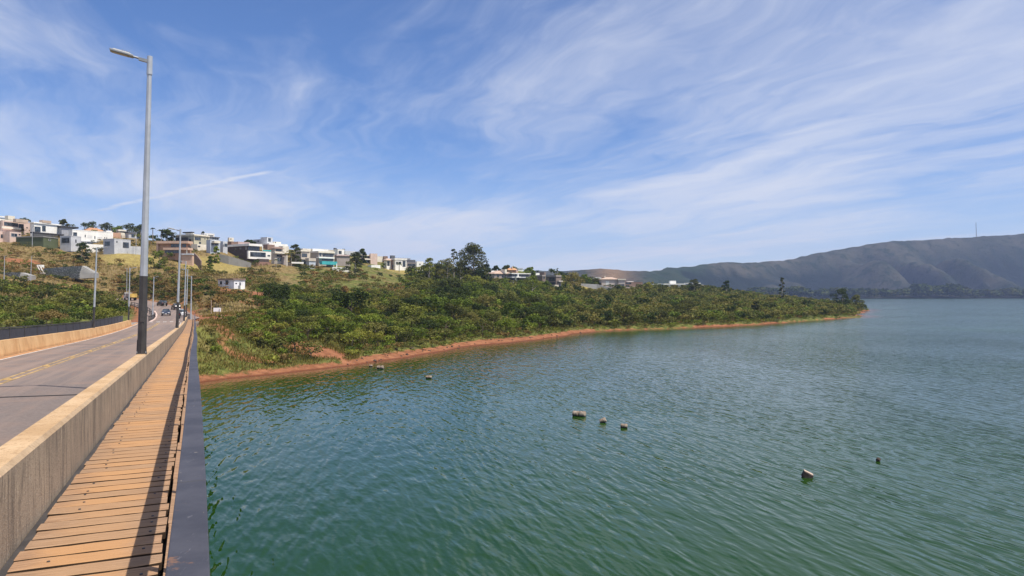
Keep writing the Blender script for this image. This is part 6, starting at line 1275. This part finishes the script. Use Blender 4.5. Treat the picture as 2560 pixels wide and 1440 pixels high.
# palms: trunk and arching fronds
def palm(label, px, y_top, y_base, Y, w_px, seed, nf=16):
    r = random.Random(seed); q = P(px, y_base, Y); q.z = G(q.x, q.y) - .2; H = CAM_H + (HY - y_top) / F_PX * Y - q.z; Wd = w_px / F_PX * Y; root = empty('palm_tree', q); tag(root, label, 'palm', 'palms among the houses')
    hub = Vector((0, 0, H - Wd * .28)); mb = MB().tube((0, 0, -.4), hub, .22, .15, 8); mb.build('trunk', MATS['bark_pale'], root, loc=(0, 0, 0)); vs = []; lfv = []
    for i in range(nf):
        a = i * 2.399; el = r.uniform(.1, 1.2); ln = Wd * .5 * r.uniform(.85, 1.1); d_ = Vector((math.cos(a), math.sin(a), 0)); sd_ = Vector((-d_.y, d_.x, 0)); prev = hub
        for k in range(6):
            f0, f1 = k / 6, (k + 1) / 6; p0_ = hub + d_ * ln * f0 * math.cos(el * .6) + UP * (ln * (math.sin(el) * f0 - .75 * f0 * f0)); p1_ = hub + d_ * ln * f1 * math.cos(el * .6) + UP * (ln * (math.sin(el) * f1 - .75 * f1 * f1)); w = ln * .16 * (1 - .6 * f0)
            for sg2 in (-1, 1): vs += [p0_, p0_ + sd_ * sg2 * w - UP * w * .6, p1_ + sd_ * sg2 * w * .85 - UP * w * .6, p1_]; lfv += [r.random()] * 4
    link_mesh('fronds', quads_mesh('fronds', np.array([tuple(v_) for v_ in vs], np.float32), np.array(lfv, np.float32), None, 'leaf_dark'), None, root, (0, 0, 0))
for k, a in enumerate([('curved palm on the left skyline left of the terracotta roof', 211, 555, 592, 352, 20), ('small palm on the left skyline beside the dark tree', 181, 558, 592, 352, 16), ('tall palm at the left of the dark palm cluster', 382, 567, 612, 330, 16), ('palm in the dark cluster behind the salmon house, left one', 403, 570, 604, 335, 22), ('palm in the dark cluster behind the salmon house, middle one', 415, 569, 604, 338, 22), ('palm in the dark cluster behind the salmon house, right one', 433, 577, 604, 334, 20), ('palm on the left skyline right end of the terracotta roof', 278, 562, 592, 355, 16), ('palm leaning over the roof of the beige curved house', 728, 622, 668, 341, 26), ('small palm in front of the beige porch house', 690, 645, 658, 325, 14), ('palm by the white gabled house', 998, 655, 676, 388, 16), ('tall palm standing behind the right brick house', 1394, 669, 700, 445, 8), ('green palm in the yard below the white gabled house', 960, 655, 676, 386, 18)]): palm(*a, seed=200 + k)
# dark mass behind the palm cluster
big_tree('dense dark ivy clad tree mass behind the salmon house', 418, 576, 604, 336, 44, 300, 'leaf_dark', .05, 14, 1500, .34)

# shore stones, driftwood
for k, (x, y, w, lb) in enumerate([(937, 903, 10, 'dark lump of driftwood at the water edge left of the others'), (1030, 874, 12, 'dark root stump on the red beach'), (1017, 888, 9, 'low dark stone near the middle of the red beach'), (1075, 878, 5, 'small dark stone on the red beach'), (905, 897, 7, 'black box shaped debris on the beach by the marker post'), (1130, 868, 7, 'dark stick of driftwood on the red beach slope'), (990, 874, 10, 'dark stone among the beach scrub')] + [(xx, None, random.uniform(2.5, 5.5), 'small dark stone among the scattered stones of the red beach') for xx in np.linspace(870, 1460, 34)]):
    if y is None:
        x += random.uniform(-9, 9); y = float(np.interp(x, [q_[0] for q_ in shore], [q_[1] for q_ in shore])) - random.uniform(.5, 13)
    q = hit(x, y)
    q.z = G(q.x, q.y); w_ = w / F_PX * q.y; mb = MB(); r = random.Random(k); rock = []
    mb.lathe((0, 0, -.1), [(w_ * .42, 0), (w_ * .5, .12 * w_ + .1), (w_ * .38, .3 * w_ + .1), (w_ * .15, .42 * w_ + .1)], 9)
    mb.v = [(a + r.uniform(-.1, .1) * w_, b_ * .8 + r.uniform(-.1, .1) * w_, c_ + r.uniform(-.04, .04) * w_) for a, b_, c_ in mb.v]
    o = mb.build('shore_stone', MATS['float_dark'], None, loc=q); tag(o, lb, 'stone', 'dark debris on the red beach')
# ------------------------------------------------------------------ far shore wood and the specks on the mountain
fx, fl, ft = [], [], []
pr_, lf_ = crown(60, 46, blobs_round(60, 6, 1.0, .95, .03), .16)
for k in range(900):
    px = rng.uniform(1880, 2720); d_ = float(np.interp(px, kx, sdp)); rdg = float(np.interp(px, kx, ridge_d)); tt = rng.random() ** 1.8 * .16 + .004
    Y = d_ + tt * (rdg - d_); h = rng.uniform(9, 24) * (1.0 + 0.7 * float(vnoise(px, 0, 35, 71))) * (1.15 if 2300 < px < 2420 else 1.0) * (1 - 1.8 * tt); a = rng.uniform(0, 6.28); w = h * rng.uniform(.8, 1.3)
    z0 = 8 * min(1, tt / .12)
    v = pr_.copy(); v[:, 0], v[:, 1] = (pr_[:, 0] * math.cos(a) - pr_[:, 1] * math.sin(a)) * w, (pr_[:, 0] * math.sin(a) + pr_[:, 1] * math.cos(a)) * w; v[:, 2] *= h
    v += np.array([(px - CX) / F_PX * Y, Y, z0 - 1], np.float32); fx.append(v); fl.append(lf_); ft.append(np.full(len(lf_), rng.random(), np.float32))
tag(link_mesh('far_shore_wood', quads_mesh('far_shore_wood', np.concatenate(fx), np.concatenate(fl), np.concatenate(ft), 'leaf_dark')), 'dark wood lining the far shore of the lake', None, None, 'stuff')

# ------------------------------------------------------------------ the air between
hz = MB().box((300, 2200, 150), (8000, 4800, 318)).build('haze', None); tag(hz, 'thin blue haze over the valley', None, None, 'stuff')
m = bpy.data.materials.new('haze'); m.use_nodes = True; t = m.node_tree; t.nodes.clear()
pv = t.nodes.new('ShaderNodeVolumePrincipled'); pv.inputs['Color'].default_value = (.50, .64, 1.0, 1); pv.inputs['Density'].default_value = .00010; pv.inputs['Anisotropy'].default_value = 0.0
o = t.nodes.new('ShaderNodeOutputMaterial'); t.links.new(pv.outputs[0], o.inputs['Volume']); hz.data.materials.append(m)
